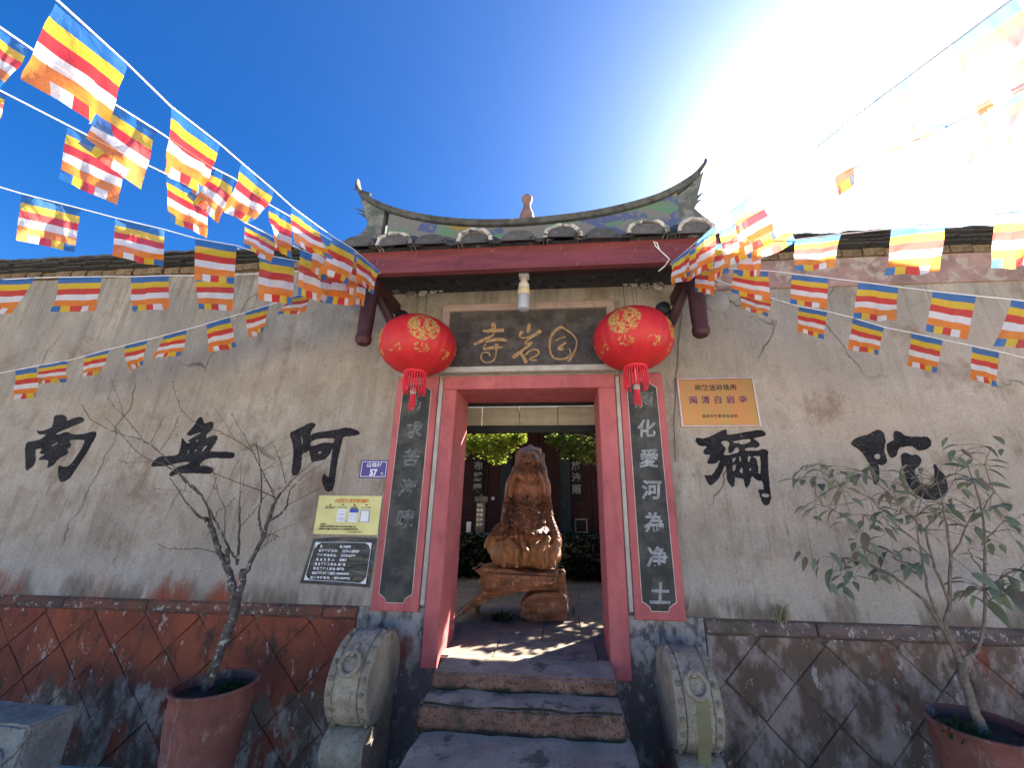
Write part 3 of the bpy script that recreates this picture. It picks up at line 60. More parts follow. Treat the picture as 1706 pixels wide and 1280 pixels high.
# ------------------------------------------------------------------ helpers
def tag(o, label=None, cat=None, group=None, kind=None):
    if label: o['label'] = label
    if cat: o['category'] = cat
    if group: o['group'] = group
    if kind: o['kind'] = kind
    return o
def thing(name, label, cat, loc=(0,0,0), group=None, rz=0.0):
    o = bpy.data.objects.new(name, None); COL.objects.link(o); o.location = loc; o.rotation_euler = (0,0,rz)
    o.empty_display_size = 0.1
    return tag(o, label, cat, group)
class MB:
    def __init__(s): s.v=[]; s.f=[]; s.m=[]
    def add(s, vs_, fs, mi=0):
        o=len(s.v); s.v += [tuple(v) for v in vs_]; s.f += [tuple(i+o for i in f) for f in fs]; s.m += [mi]*len(fs); return s
    def box(s, x0,x1,y0,y1,z0,z1, mi=0):
        return s.add([(x0,y0,z0),(x1,y0,z0),(x1,y1,z0),(x0,y1,z0),(x0,y0,z1),(x1,y0,z1),(x1,y1,z1),(x0,y1,z1)],
            [(0,3,2,1),(4,5,6,7),(0,1,5,4),(1,2,6,5),(2,3,7,6),(3,0,4,7)], mi)
    def bbox(s, x0,x1,y0,y1,z0,z1, b=0.01, mi=0):          # box with its front edges bevelled
        vs_=[]
        for y,i in ((y0,b),(y0+b,0),(y1,0)):
            vs_ += [(x0+i,y,z0+i),(x1-i,y,z0+i),(x1-i,y,z1-i),(x0+i,y,z1-i)]
        fs=[(0,1,2,3),(11,10,9,8)]
        for r in (0,4):
            for k in range(4):
                a=r+k; c=r+(k+1)%4; fs.append((a,a+4,c+4,c))
        return s.add(vs_, fs, mi)
    def prism(s, poly, y0, y1, mi=0, b=0.0):               # polygon in XZ (counter-clockwise seen from -Y), pushed back along Y
        n=len(poly); cx=sum(p[0] for p in poly)/n; cz=sum(p[1] for p in poly)/n
        vs_=[]; rings=[(y0,b),(y0+b,0),(y1,0)] if b else [(y0,0),(y1,0)]
        for y,i in rings:
            for x,z in poly:
                d=math.hypot(x-cx,z-cz) or 1; k=1-i/d*1.3; vs_.append((cx+(x-cx)*k,y,cz+(z-cz)*k))
        fs=[tuple(range(n))]
        for r in range(len(rings)-1):
            for k in range(n): a=r*n+k; c=r*n+(k+1)%n; fs.append((a,a+n,c+n,c))
        fs.append(tuple(reversed(range((len(rings)-1)*n,len(rings)*n))))
        return s.add(vs_, fs, mi)
    def tube(s, pts, radii, n=8, mi=0, cap=True):
        pts=[Vector(p) for p in pts]; N=len(pts)
        if not isinstance(radii,(list,tuple)): radii=[radii]*N
        prev=None; vs_=[]
        for i,p in enumerate(pts):
            t=(pts[min(i+1,N-1)]-pts[max(i-1,0)])
            if t.length<1e-9: t=Vector((0,0,1))
            t.normalize()
            if prev is None:
                a=Vector((0,0,1)) if abs(t.z)<.9 else Vector((1,0,0)); u=t.cross(a).normalized()
            else:
                u=prev-t*prev.dot(t)
                if u.length<1e-6: u=t.orthogonal()
                u.normalize()
            prev=u; w=t.cross(u)
            for k in range(n):
                a=2*math.pi*k/n; vs_.append(p+(u*math.cos(a)+w*math.sin(a))*radii[i])
        fs=[]
        for i in range(N-1):
            for k in range(n): fs.append((i*n+k,i*n+(k+1)%n,(i+1)*n+(k+1)%n,(i+1)*n+k))
        if cap: fs.append(tuple(reversed(range(n)))); fs.append(tuple(range((N-1)*n,N*n)))
        return s.add(vs_, fs, mi)
    def lathe(s, prof, n=24, c=(0,0,0), axis='Z', mi=0, cap=True, lobes=0, lamp=0.0):
        vs_=[]
        for r,h in prof:
            for k in range(n):
                a=2*math.pi*k/n; rr=r*(1+(lamp*abs(math.cos(a*lobes/2)) if lobes else 0))
                if axis=='Z': vs_.append((c[0]+rr*math.cos(a),c[1]+rr*math.sin(a),c[2]+h))
                elif axis=='X': vs_.append((c[0]+h,c[1]+rr*math.cos(a),c[2]+rr*math.sin(a)))
                else: vs_.append((c[0]+rr*math.sin(a),c[1]+h,c[2]+rr*math.cos(a)))
        fs=[]
        for i in range(len(prof)-1):
            for k in range(n): fs.append((i*n+k,i*n+(k+1)%n,(i+1)*n+(k+1)%n,(i+1)*n+k))
        if cap: fs.append(tuple(reversed(range(n)))); fs.append(tuple(range((len(prof)-1)*n,len(prof)*n)))
        return s.add(vs_, fs, mi)
    def ico(s, c, r, sub=1, mi=0):
        bm=bmesh.new(); bmesh.ops.create_icosphere(bm,subdivisions=sub,radius=1.0)
        r=r if isinstance(r,(tuple,list)) else (r,r,r)
        vs_=[(c[0]+v.co.x*r[0],c[1]+v.co.y*r[1],c[2]+v.co.z*r[2]) for v in bm.verts]
        bm.verts.index_update(); fs=[tuple(v.index for v in f.verts) for f in bm.faces]; bm.free()
        return s.add(vs_,fs,mi)
    def build(s, name, mats, parent=None, smooth=False, loc=None, angle=None):
        me=bpy.data.meshes.new(name); me.from_pydata(s.v,[],s.f)
        mats=mats if isinstance(mats,(list,tuple)) else [mats]
        for m in mats: me.materials.append(m)
        if len(mats)>1: me.polygons.foreach_set('material_index',s.m)
        me.update()
        bm=bmesh.new(); bm.from_mesh(me); bmesh.ops.recalc_face_normals(bm,faces=bm.faces); bm.to_mesh(me); bm.free()
        if smooth:
            me.polygons.foreach_set('use_smooth',[True]*len(me.polygons))
            if angle:
                try: me.set_sharp_from_angle(angle=rad(angle))
                except Exception: pass
        o=bpy.data.objects.new(name,me); COL.objects.link(o)
        if parent:
            o.parent=parent
            if loc is None: o.location=-wloc(parent)      # mesh is written in world metres
        if loc is not None: o.location=loc
        return o
def wloc(o):
    v=Vector((0,0,0))
    while o is not None: v=v+o.location; o=o.parent
    return v
def inst(o, parent, loc=None, rot=None, scale=None):
    c=o.copy(); COL.objects.link(c); c.parent=parent
    if loc is not None: c.location=loc
    if rot is not None: c.rotation_euler=rot
    if scale is not None: c.scale=scale
    return c
def curve_mesh(name, splines, depth, y, mat, parent=None, smooth_n=0):
    """flat filled outlines (holes included) in the XZ plane, facing -Y, a hair thick"""
    cu=bpy.data.curves.new('outline','CURVE'); cu.dimensions='2D'; cu.fill_mode='BOTH'; cu.extrude=depth/2
    for sp in splines:
        s=cu.splines.new('POLY'); s.points.add(len(sp)-1); s.use_cyclic_u=True
        for i,(x,z) in enumerate(sp): s.points[i].co=(x,z,0,1)
    o=bpy.data.objects.new('outline',cu); COL.objects.link(o)
    me=bpy.data.meshes.new_from_object(o)
    bpy.data.objects.remove(o); bpy.data.curves.remove(cu)
    me.transform(Matrix.Translation((0,y,0)) @ Matrix.Rotation(rad(90),4,'X'))
    me.materials.clear(); me.materials.append(mat); me.name=name
    ob=bpy.data.objects.new(name,me); COL.objects.link(ob)
    if parent: ob.parent=parent; ob.location=-wloc(parent)
    return ob
def chaikin(p, n=1):
    for _ in range(n):
        q=[]
        for i in range(len(p)):
            a=p[i]; b=p[(i+1)%len(p)]
            q += [(a[0]*.78+b[0]*.22,a[1]*.78+b[1]*.22),(a[0]*.22+b[0]*.78,a[1]*.22+b[1]*.78)]
        p=q
    return p
def text(body, size, mat, parent, loc, name='lettering', bold=0.0, align='CENTER', extr=0.0006, spacing=1.0, sx=1.0, shear=0.0):
    cu=bpy.data.curves.new('txt','FONT'); cu.body=body; cu.size=size; cu.align_x=align; cu.align_y='CENTER'
    cu.extrude=extr; cu.offset=bold; cu.space_character=spacing; cu.shear=shear; cu.resolution_u=3
    o=bpy.data.objects.new('txt',cu); COL.objects.link(o)
    me=bpy.data.meshes.new_from_object(o)
    bpy.data.objects.remove(o); bpy.data.curves.remove(cu)
    me.transform(Matrix.Rotation(rad(90),4,'X') @ Matrix.Scale(sx,4,(1,0,0)))
    me.materials.clear(); me.materials.append(mat); me.name=name
    ob=bpy.data.objects.new(name,me); COL.objects.link(ob); ob.location=loc
    if parent: ob.parent=parent; ob.location=Vector(loc)-wloc(parent)
    return ob
# ------------------------------------------------------------------ node shorthand
class NT:
    def __init__(s,name):
        s.mat=bpy.data.materials.new(name); s.mat.use_nodes=True; s.t=s.mat.node_tree
        s.p=s.t.nodes['Principled BSDF']; s.out=s.t.nodes['Material Output']
        s.tc=s.t.nodes.new('ShaderNodeTexCoord'); s.co=s.tc.outputs['Object']
        s.p.inputs['Specular IOR Level'].default_value=0.3
    def _in(s,sock,v):
        if isinstance(v,bpy.types.NodeSocket): s.t.links.new(v,sock)
        elif isinstance(v,(tuple,list)) and sock.type=='RGBA': sock.default_value=(*v[:3],1)
        else: sock.default_value=v
    def map(s,scale=(1,1,1),loc=(0,0,0),rot=(0,0,0),vec=None):
        n=s.t.nodes.new('ShaderNodeMapping'); s.t.links.new(vec or s.co,n.inputs[0])
        n.inputs['Scale'].default_value=scale; n.inputs['Location'].default_value=loc; n.inputs['Rotation'].default_value=rot
        return n.outputs[0]
    def noise(s,scale,detail=3,rough=.55,vec=None,dist=0.0,col=False):
        n=s.t.nodes.new('ShaderNodeTexNoise'); s.t.links.new(vec or s.co,n.inputs['Vector'])
        n.inputs['Scale'].default_value=scale; n.inputs['Detail'].default_value=detail; n.inputs['Roughness'].default_value=rough; n.inputs['Distortion'].default_value=dist
        return n.outputs[1 if col else 0]
    def voro(s,scale,vec=None,feat='F1',out=0,rand=1.0):
        n=s.t.nodes.new('ShaderNodeTexVoronoi'); n.feature=feat; s.t.links.new(vec or s.co,n.inputs['Vector']); n.inputs['Scale'].default_value=scale
        n.inputs['Randomness'].default_value=rand
        return n.outputs[out]
    def ramp(s,v,a,b,lo=0.0,hi=1.0):                       # smooth step a..b -> lo..hi
        n=s.t.nodes.new('ShaderNodeMapRange'); n.interpolation_type='SMOOTHSTEP'; s._in(n.inputs[0],v)
        n.inputs[1].default_value=a; n.inputs[2].default_value=b; n.inputs[3].default_value=lo; n.inputs[4].default_value=hi
        return n.outputs[0]
    def math(s,op,a,b=0.0,clamp=False):
        n=s.t.nodes.new('ShaderNodeMath'); n.operation=op; n.use_clamp=clamp; s._in(n.inputs[0],a); s._in(n.inputs[1],b); return n.outputs[0]
    def mul(s,*a):
        r=a[0]
        for x in a[1:]: r=s.math('MULTIPLY',r,x)
        return r
    def mix(s,f,a,b,mode='MIX'):
        n=s.t.nodes.new('ShaderNodeMix'); n.data_type='RGBA'; n.blend_type=mode; s._in(n.inputs[0],f); s._in(n.inputs[6],a); s._in(n.inputs[7],b); return n.outputs[2]
    def xyz(s,vec=None):
        n=s.t.nodes.new('ShaderNodeSeparateXYZ'); s.t.links.new(vec or s.co,n.inputs[0]); return n.outputs
    def rand(s):
        n=s.t.nodes.new('ShaderNodeObjectInfo'); return n.outputs['Random']
    def bump(s,h,strength=.3,dist=.01):
        n=s.t.nodes.new('ShaderNodeBump'); n.inputs['Strength'].default_value=strength; n.inputs['Distance'].default_value=dist
        s._in(n.inputs['Height'],h); s.t.links.new(n.outputs[0],s.p.inputs['Normal']); return n.outputs[0]
    def done(s,color=None,rough=.8,metal=0.0,spec=None):
        if color is not None: s._in(s.p.inputs['Base Color'],color)
        s._in(s.p.inputs['Roughness'],rough); s.p.inputs['Metallic'].default_value=metal
        if spec is not None: s.p.inputs['Specular IOR Level'].default_value=spec
        return s.mat
    def thin(s,color,mixf=.45,rough=.8,tcol=None,weave=0.0):                   # cloth, paper, leaves: light passes through
        d=s.t.nodes.new('ShaderNodeBsdfDiffuse'); t=s.t.nodes.new('ShaderNodeBsdfTranslucent'); m=s.t.nodes.new('ShaderNodeMixShader')
        s._in(d.inputs[0],color); s._in(t.inputs[0],color if tcol is None else tcol); m.inputs[0].default_value=mixf
        s.t.links.new(d.outputs[0],m.inputs[1]); s.t.links.new(t.outputs[0],m.inputs[2]); last=m
        if weave:                                          # open weave: part of the light passes straight between the threads
            tp=s.t.nodes.new('ShaderNodeBsdfTransparent'); m2=s.t.nodes.new('ShaderNodeMixShader'); m2.inputs[0].default_value=weave
            s.t.links.new(m.outputs[0],m2.inputs[1]); s.t.links.new(tp.outputs[0],m2.inputs[2]); last=m2
        s.nd,s.ntr=d,t
        s.t.links.new(last.outputs[0],s.out.inputs['Surface'])
        return s.mat
def simple(name, col, rough=.7, var=.25, scale=8, bump=.15, bscale=60, metal=0.0, spec=None, wear=None, wearcol=(.3,.28,.25)):
    n=NT(name); a=tuple(c*(1-var) for c in col); b=tuple(min(1,c*(1+var)) for c in col)
    c=n.mix(n.ramp(n.noise(scale,5),.3,.7),a,b)
    if wear: c=n.mix(n.ramp(n.noise(wear[0],6,.65),wear[1],wear[1]+.08),c,wearcol)
    if bump: n.bump(n.noise(bscale,4),bump,.006)
    return n.done(c,rough,metal,spec)
# ------------------------------------------------------------------ materials
def make_plaster(name, warm=1.0, red_low=0.0, base=(.44,.385,.315), dark=(.22,.19,.15)):
    n=NT(name); x,y,z=n.xyz()
    big=n.noise(.9,5,.6); mid=n.noise(4.5,6,.65); fine=n.noise(55,4,.7); grit=n.noise(190,2)
    st=n.noise(1.0,6,.68,n.map((9,9,.55))); st2=n.noise(1.0,5,.7,n.map((26,26,.9),(3,1,0)))
    c=n.mix(n.ramp(big,.40,.60),base,tuple(v*.74 for v in base))
    c=n.mix(n.mul(n.ramp(mid,.40,.66),.75),c,(base[0]*.80,base[1]*.77,base[2]*.70))
    c=n.mix(n.mul(n.ramp(st,.48,.70),.50),c,dark)
    c=n.mix(n.mul(n.ramp(st2,.55,.70),.45),c,(dark[0]*.75,dark[1]*.75,dark[2]*.72))
    blot=n.noise(7.5,7,.72,n.map((1,1,.55),(5,0,8))); shortst=n.noise(1.0,5,.7,n.map((30,30,4.5),(0,0,2)))
    c=n.mix(n.mul(n.ramp(blot,.50,.62),.55),c,(base[0]*.58,base[1]*.54,base[2]*.50))
    c=n.mix(n.mul(n.ramp(blot,.44,.34),.45),c,(base[0]*1.12,base[1]*1.10,base[2]*1.08))
    c=n.mix(n.mul(n.ramp(shortst,.56,.70),n.ramp(n.noise(2.6,4),.42,.6),.7),c,(dark[0]*.6,dark[1]*.55,dark[2]*.5))
    c=n.mix(n.mul(n.ramp(x,.8,1.9),n.ramp(n.noise(1.2,4),.3,.6),.45),c,(.47,.385,.34))  # pinkish flare veil painted into the plaster toward the right
    # weather-greyed upper zone and pale low zone
    c=n.mix(n.mul(n.ramp(z,2.4,3.6),n.ramp(n.noise(2.2,5,.6,n.map((1,1,.5))),.35,.65),.75),c,(.235,.225,.20))
    c=n.mix(n.mul(n.ramp(z,1.25,.95),.35),c,(.47,.45,.41))
    # brown damp blotches and rust runs
    c=n.mix(n.mul(n.ramp(n.noise(1.6,5,.7,n.map((1,1,.8),(7.3,0,2.1))),.53,.68),.75),c,(.20,.135,.095))
    run=n.ramp(n.noise(1.0,4,.7,n.map((13,13,.8),(1.7,0,.4))),.66,.72)
    c=n.mix(n.mul(run,n.ramp(n.noise(1.3,3),.44,.56),.8),c,(.24,.075,.04))
    low=n.ramp(n.math('ADD',z,n.mul(n.noise(7,5,.7,n.map((1,1,.35))),-.55)),.72,.50)
    c=n.mix(n.mul(low,n.ramp(n.noise(3.2,4,.6,n.map((1,1,.3))),.42,.55),.9),c,(.15,.12,.09))
    c=n.mix(n.mul(low,n.ramp(n.noise(2.7,4,.6,n.map((1,1,.25),(4,0,0))),.5,.6),n.ramp(x,-1.6,-2.0,.05,red_low)),c,(.28,.065,.03))
    drip=n.mul(n.ramp(n.math('ADD',z,n.mul(n.noise(1.0,5,.7,n.map((10,10,.4),(0,0,5))),2.6)),4.35,5.3),n.ramp(n.noise(1.0,5,.7,n.map((17,17,1.1),(9,0,5))),.42,.62))
    c=n.mix(n.mul(drip,.6),c,(.115,.10,.082))
    wob=n.t.nodes.new('ShaderNodeVectorMath'); wob.operation='ADD'; n.t.links.new(n.co,wob.inputs[0]); nz=n.t.nodes.new('ShaderNodeVectorMath'); nz.operation='SCALE'; n.t.links.new(n.noise(2.6,3,.55,col=True),nz.inputs[0]); nz.inputs['Scale'].default_value=.30; n.t.links.new(nz.outputs[0],wob.inputs[1])
    ck=n.mul(n.ramp(n.voro(.62,n.map((1,1,.5),vec=wob.outputs[0]),'DISTANCE_TO_EDGE'),.0045,.001),n.ramp(n.noise(.8,2,.5,n.map((1,1,1),(2,0,6))),.50,.56))
    c=n.mix(n.mul(ck,.5),c,(.05,.045,.04))
    long=n.mul(n.ramp(n.noise(1.0,3,.6,n.map((20,20,.35),(6,0,1))),.665,.72),n.ramp(n.noise(1.1,3,.5,n.map((1,1,.8),(0,0,4))),.47,.58)); c=n.mix(n.mul(long,.8),c,(.105,.085,.07))
    spk=n.mul(n.ramp(n.noise(33,5,.75,n.map((1,1,.7),(3,3,9))),.54,.64),n.ramp(n.noise(1.9,4,.6,n.map((1,1,1),(5,5,5))),.40,.58)); c=n.mix(n.mul(spk,.28),c,(.15,.13,.108))
    spall=n.mul(n.ramp(n.noise(3.1,7,.72,n.map((1,1,.8),(8,0,8))),.635,.655),.75); c=n.mix(spall,c,(.34,.315,.28))
    pits=n.ramp(n.voro(38),.09,.02); keep=n.ramp(n.noise(2.1,3),.5,.65)
    c=n.mix(n.mul(pits,keep,.8),c,(.08,.07,.06))
    c=n.mix(n.mul(n.ramp(fine,.38,.74),.34),c,(.12,.11,.1))
    h=n.math('ADD',n.mul(fine,.8),n.math('ADD',n.mul(mid,2.2),n.math('ADD',n.mul(grit,.35),n.mul(n.noise(18,4,.65),1.0))))
    n.bump(n.math('SUBTRACT',n.math('SUBTRACT',h,n.mul(spall,1.2)),n.math('ADD',n.mul(pits,keep),n.mul(ck,1.5))),.8,.014)
    return n.done(c,.92,0,.15)
M_PLASTER=make_plaster('aged_plaster',red_low=.9)
M_PLASTER_R=M_PLASTER
# lower gate wall: flaking limewash over dark render
def make_flaky(name):
    n=NT(name); x,y,z=n.xyz()
    c=n.mix(n.ramp(n.noise(2.5,6,.65),.35,.65),(.32,.30,.28),(.20,.185,.17))
    fl=n.noise(11,8,.72,n.map((1,1,.6)))
    up=n.ramp(z,.1,.75)
    c=n.mix(n.ramp(n.math('ADD',fl,n.mul(up,.12)),.66,.52),c,(.095,.085,.082))
    c=n.mix(n.mul(n.ramp(n.noise(3.4,5,.65,n.map((1,1,.6),(2,0,5))),.52,.6),n.ramp(z,.72,.35)),c,(.14,.035,.025))
    c=n.mix(n.ramp(n.noise(16,5,.7),.66,.72),c,(.45,.44,.43))
    n.bump(n.math('ADD',fl,n.mul(n.noise(70,3),.3)),.6,.012)
    return n.done(c,.9,0,.15)
M_FLAKY=make_flaky('flaking_limewash')
# dado stone: red ochre wash wearing off to grey
def make_dado(name, redness, gtone):
    n=NT(name); x,y,z=n.xyz(); rnd=n.rand()
    red=n.mix(n.ramp(n.noise(1.6,5,.6),.35,.65),(.26,.075,.038),(.165,.05,.032))
    red=n.mix(n.mul(n.ramp(n.noise(6,5,.7,n.map((1,1,.5))),.5,.66),.7),red,(.10,.035,.025))
    grey=n.mix(n.ramp(n.noise(5,6,.7,n.map((1,1,.6))),.38,.56),gtone,(.125,.085,.06))
    m=n.noise(2.1,6,.68,n.map((1.3,1,.75),(3.1,0,.7)))
    thr=n.math('ADD',m,n.math('ADD',n.mul(n.ramp(z,-.05,.5),redness*.42),n.math('ADD',n.mul(rnd,.03),redness*.35-.24)))
    c=n.mix(n.ramp(thr,.44,.54),grey,red)
    # lime spatter & scars
    c=n.mix(n.mul(n.ramp(n.noise(9,6,.72,n.map((1,1,.45),(0,0,3))),.60,.65),.85),c,(.40,.345,.30))
    c=n.mix(n.mul(n.ramp(n.noise(23,4,.7,n.map((1,1,.6))),.67,.7),.8),c,(.5,.46,.44))
    c=n.mix(n.mul(n.ramp(n.noise(4.4,6,.7,n.map((1,1,.5),(9,0,1))),.55,.64),.8),c,(.06,.04,.03))
    n.bump(n.math('ADD',n.noise(14,7,.7),n.mul(n.noise(80,3),.25)),.65,.014)
    return n.done(c,.9,0,.2)
M_DADO_L=make_dado('red_washed_stone',.52,(.37,.30,.235))
M_DADO_R=make_dado('worn_red_stone',.13,(.30,.23,.19))
M_JOINT=simple('joint_mortar',(.13,.082,.066),.95,.4,20)
M_LEDGE=None
def make_ledge(name,ra,rb):
    n=NT(name); x,y,z=n.xyz()
    c=n.mix(n.ramp(n.noise(3,5,.6,n.map((1,1,2))),.4,.6),ra,rb)
    c=n.mix(n.ramp(n.noise(22,6,.7),.56,.64),c,(.36,.33,.30))
    c=n.mix(n.mul(n.ramp(n.noise(2,4,.6,n.map((1,1,1),(3,0,0))),.55,.65),.7),c,(.06,.07,.04))
    n.bump(n.noise(24,6,.7),.8,.015)
    return n.done(c,.92,0,.15)
M_LEDGE=make_ledge('stained_red_ledge',(.19,.075,.05),(.085,.06,.05)); M_LEDGE_R=make_ledge('stained_grey_ledge',(.17,.12,.105),(.085,.07,.065))
def make_paintwood(name,a,b,rough=.55,chips=.7,grain=(1.5,6,14)):
    n=NT(name); 
    c=n.mix(n.ramp(n.noise(1.0,5,.6,n.map(grain)),.35,.65),a,b)
    c=n.mix(n.mul(n.ramp(n.noise(3.5,4),.45,.7),.35),c,tuple(v*.6 for v in a))
    c=n.mix(n.mul(n.ramp(n.noise(46,3,.7),.71,.73),chips),c,(.55,.45,.42))
    c=n.mix(n.mul(n.ramp(n.noise(7,6,.72,n.map((1,1,.6),(4,4,4))),.52,.68),.40),c,tuple(v*.45+.01 for v in b))
    c=n.mix(n.mul(n.ramp(n.noise(26,5,.7,n.map((1,1,.5),(1,2,4))),.62,.68),min(1,chips+.25)),c,tuple(v*.6+.10 for v in a))
    n.bump(n.noise(1.0,4,.6,n.map(tuple(4*v for v in grain))),.25,.004)
    return n.done(c,rough,0,.35)
M_RED=make_paintwood('red_painted_frame',(.46,.12,.118),(.37,.085,.09),.66,.35,(7,7,2.2))
M_FASCIA=make_paintwood('maroon_painted_beam',(.185,.046,.052),(.125,.030,.038),.5,.9)
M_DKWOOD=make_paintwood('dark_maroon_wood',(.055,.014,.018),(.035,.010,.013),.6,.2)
M_PLANK=make_paintwood('bare_plank',(.42,.36,.28),(.34,.29,.22),.8,0)
M_PALEWOOD=make_paintwood('pale_pink_frame',(.33,.24,.205),(.26,.19,.17),.75,.4)
M_WHITEPAINT=simple('chalky_white',(.38,.355,.31),.85,.15,9,.2,60,wear=(9,.62),wearcol=(.25,.23,.2))
M_PALESTONE0=simple('dull_plate',(.24,.22,.19),.8,.2,9,.2)
M_BAND=simple('maroon_flare_tone',(.24,.155,.14),.9,.3,5,.5,40,wear=(7,.50),wearcol=(.31,.26,.225))  # maroon of flare and shade put into a mottled colour
M_BLACKBOARD=None
def make_blackboard():
    n=NT('weathered_black_panel')
    c=n.mix(n.ramp(n.noise(6,6,.7),.4,.65),(.030,.033,.031),(.075,.073,.064))
    c=n.mix(n.mul(n.ramp(n.noise(40,5,.75),.6,.72),.6),c,(.13,.12,.11))
    n.bump(n.noise(40,5,.7),.35,.004); return n.done(c,.7,0,.3)
M_BLACKBOARD=make_blackboard(); M_NAMEBOARD=simple('dusty_dark_board',(.062,.052,.046),.7,.4,9,.35,45,wear=(34,.62),wearcol=(.14,.12,.10))
def make_ink():
    n=NT('black_wall_ink'); c=n.mix(n.ramp(n.noise(5,5,.6),.35,.65),(.010,.010,.013),(.024,.023,.026))
    dry=n.noise(1.0,5,.7,n.map((14,14,60),rot=(0,rad(14),0))); c=n.mix(n.mul(n.ramp(dry,.52,.70),n.ramp(n.noise(6,4),.42,.60),.75),c,(.10,.09,.08))
    c=n.mix(n.mul(n.ramp(n.noise(75,3,.7),.62,.70),.8),c,(.21,.185,.155)); c=n.mix(n.mul(n.ramp(n.noise(13,6,.75),.63,.67),.9),c,(.26,.23,.19))
    n.bump(n.math('ADD',n.noise(55,4,.7),n.mul(n.noise(18,4,.65),1.2)),.7,.012); return n.done(c,.85,0,.15)
M_INK=make_ink()
M_GOLD=simple('worn_gold_leaf',(.33,.20,.09),.5,.35,40,.1)
M_GREYINK=simple('faded_white_lettering',(.27,.28,.28),.85,.3,24,0)
M_DIMINK=simple('very_faded_lettering',(.13,.135,.13),.85,.45,26,0)
M_EDGE=simple('cream_edging',(.5,.42,.38),.8,.2,10,0)
def make_tile(name,a,b):
    n=NT(name); r=n.rand()
    c=n.mix(r,a,b); c=n.mix(n.ramp(n.noise(14,6,.7),.5,.65),c,tuple(v*.4 for v in a))
    c=n.mix(n.mul(n.ramp(n.noise(9,5,.7,n.map((1,1,1),(2,3,1))),.60,.68),.8),c,(.20,.19,.17))
    n.bump(n.noise(30,5,.7),.6,.01); return n.done(c,.85,0,.25)
M_TILE=make_tile('grey_clay_tile',(.060,.062,.066),(.095,.092,.09))
M_TILEDK=make_tile('dark_clay_tile',(.028,.028,.03),(.05,.048,.047))
M_LIME=simple('lime_mortar',(.38,.36,.33),.9,.3,14,.5,40,wear=(12,.5),wearcol=(.12,.11,.1))
M_BRICK=make_tile('brown_brick',(.14,.10,.062),(.20,.145,.09))
def make_mural():
    n=NT('painted_ridge_mural')
    v=n.map((4.0,1,7),(.3,0,.2)); q=n.voro(1.0,v,'F1',1)
    s=n.xyz(q)
    c=n.mix(n.ramp(s[0],.35,.45),(.14,.14,.135),(.065,.085,.18))  # mural colours darkened toward the ridge's backlit silhouette
    c=n.mix(n.ramp(s[1],.80,.84),c,(.21,.155,.045)); c=n.mix(n.ramp(s[2],.78,.82),c,(.09,.17,.11))
    c=n.mix(n.ramp(n.noise(16,6,.7),.5,.62),c,(.15,.15,.14)); c=n.mix(n.mul(n.ramp(n.noise(8,6,.7),.55,.66),.8),c,(.14,.14,.13))
    n.bump(n.noise(25,5,.7),.5,.01); return n.done(c,.85,0,.2)
M_MURAL=make_mural()
M_RIDGE=simple('weathered_ridge_cap',(.065,.068,.066),.9,.4,10,.6,30,wear=(8,.63),wearcol=(.20,.20,.185))  # cap colour also darkened toward a backlit silhouette
M_TAIL=simple('limed_ridge_tail',(.125,.13,.122),.9,.4,9,.7,22,wear=(7,.52),wearcol=(.07,.09,.075))
M_GOURD=simple('pink_stone_finial',(.20,.115,.10),.75,.2,12,.3,40,wear=(10,.6),wearcol=(.42,.33,.28))
def make_stone(name,a,b,lichen=(.33,.34,.28),moss=.0):
    n=NT(name); 
    c=n.mix(n.ramp(n.noise(4,6,.65),.35,.65),a,b)
    c=n.mix(n.mul(n.ramp(n.noise(17,6,.72),.54,.66),.6),c,lichen)
    c=n.mix(n.mul(n.ramp(n.noise(7,6,.7,n.map((1,1,1),(5,2,1))),.58,.68),.75),c,tuple(v*.35 for v in b))
    c=n.mix(n.mul(n.ramp(n.noise(3.2,6,.7,n.map((1,1,.8),(2,8,1))),.46,.64),.6),c,tuple(v*.55 for v in b))
    c=n.mix(n.mul(n.ramp(n.noise(140,2),.35,.75),.35),c,tuple(v*.5 for v in a))
    c=n.mix(n.mul(n.ramp(n.noise(34,5,.75,n.map((1,1,1),(7,1,4))),.52,.62),.55),c,(a[0]*.38,a[1]*.36,a[2]*.33))
    if moss: c=n.mix(n.mul(n.ramp(n.noise(6,5,.7,n.map((1,1,1),(1,7,2))),.5,.62),moss),c,(.05,.06,.03))
    n.bump(n.math('ADD',n.math('ADD',n.noise(24,6,.7),n.mul(n.noise(150,3),.5)),n.mul(n.noise(60,5,.75),.8)),1.0,.016)
    return n.done(c,.92,0,.12)
M_DRUM=make_stone('carved_grey_stone',(.56,.475,.345),(.39,.325,.23),(.62,.56,.43))
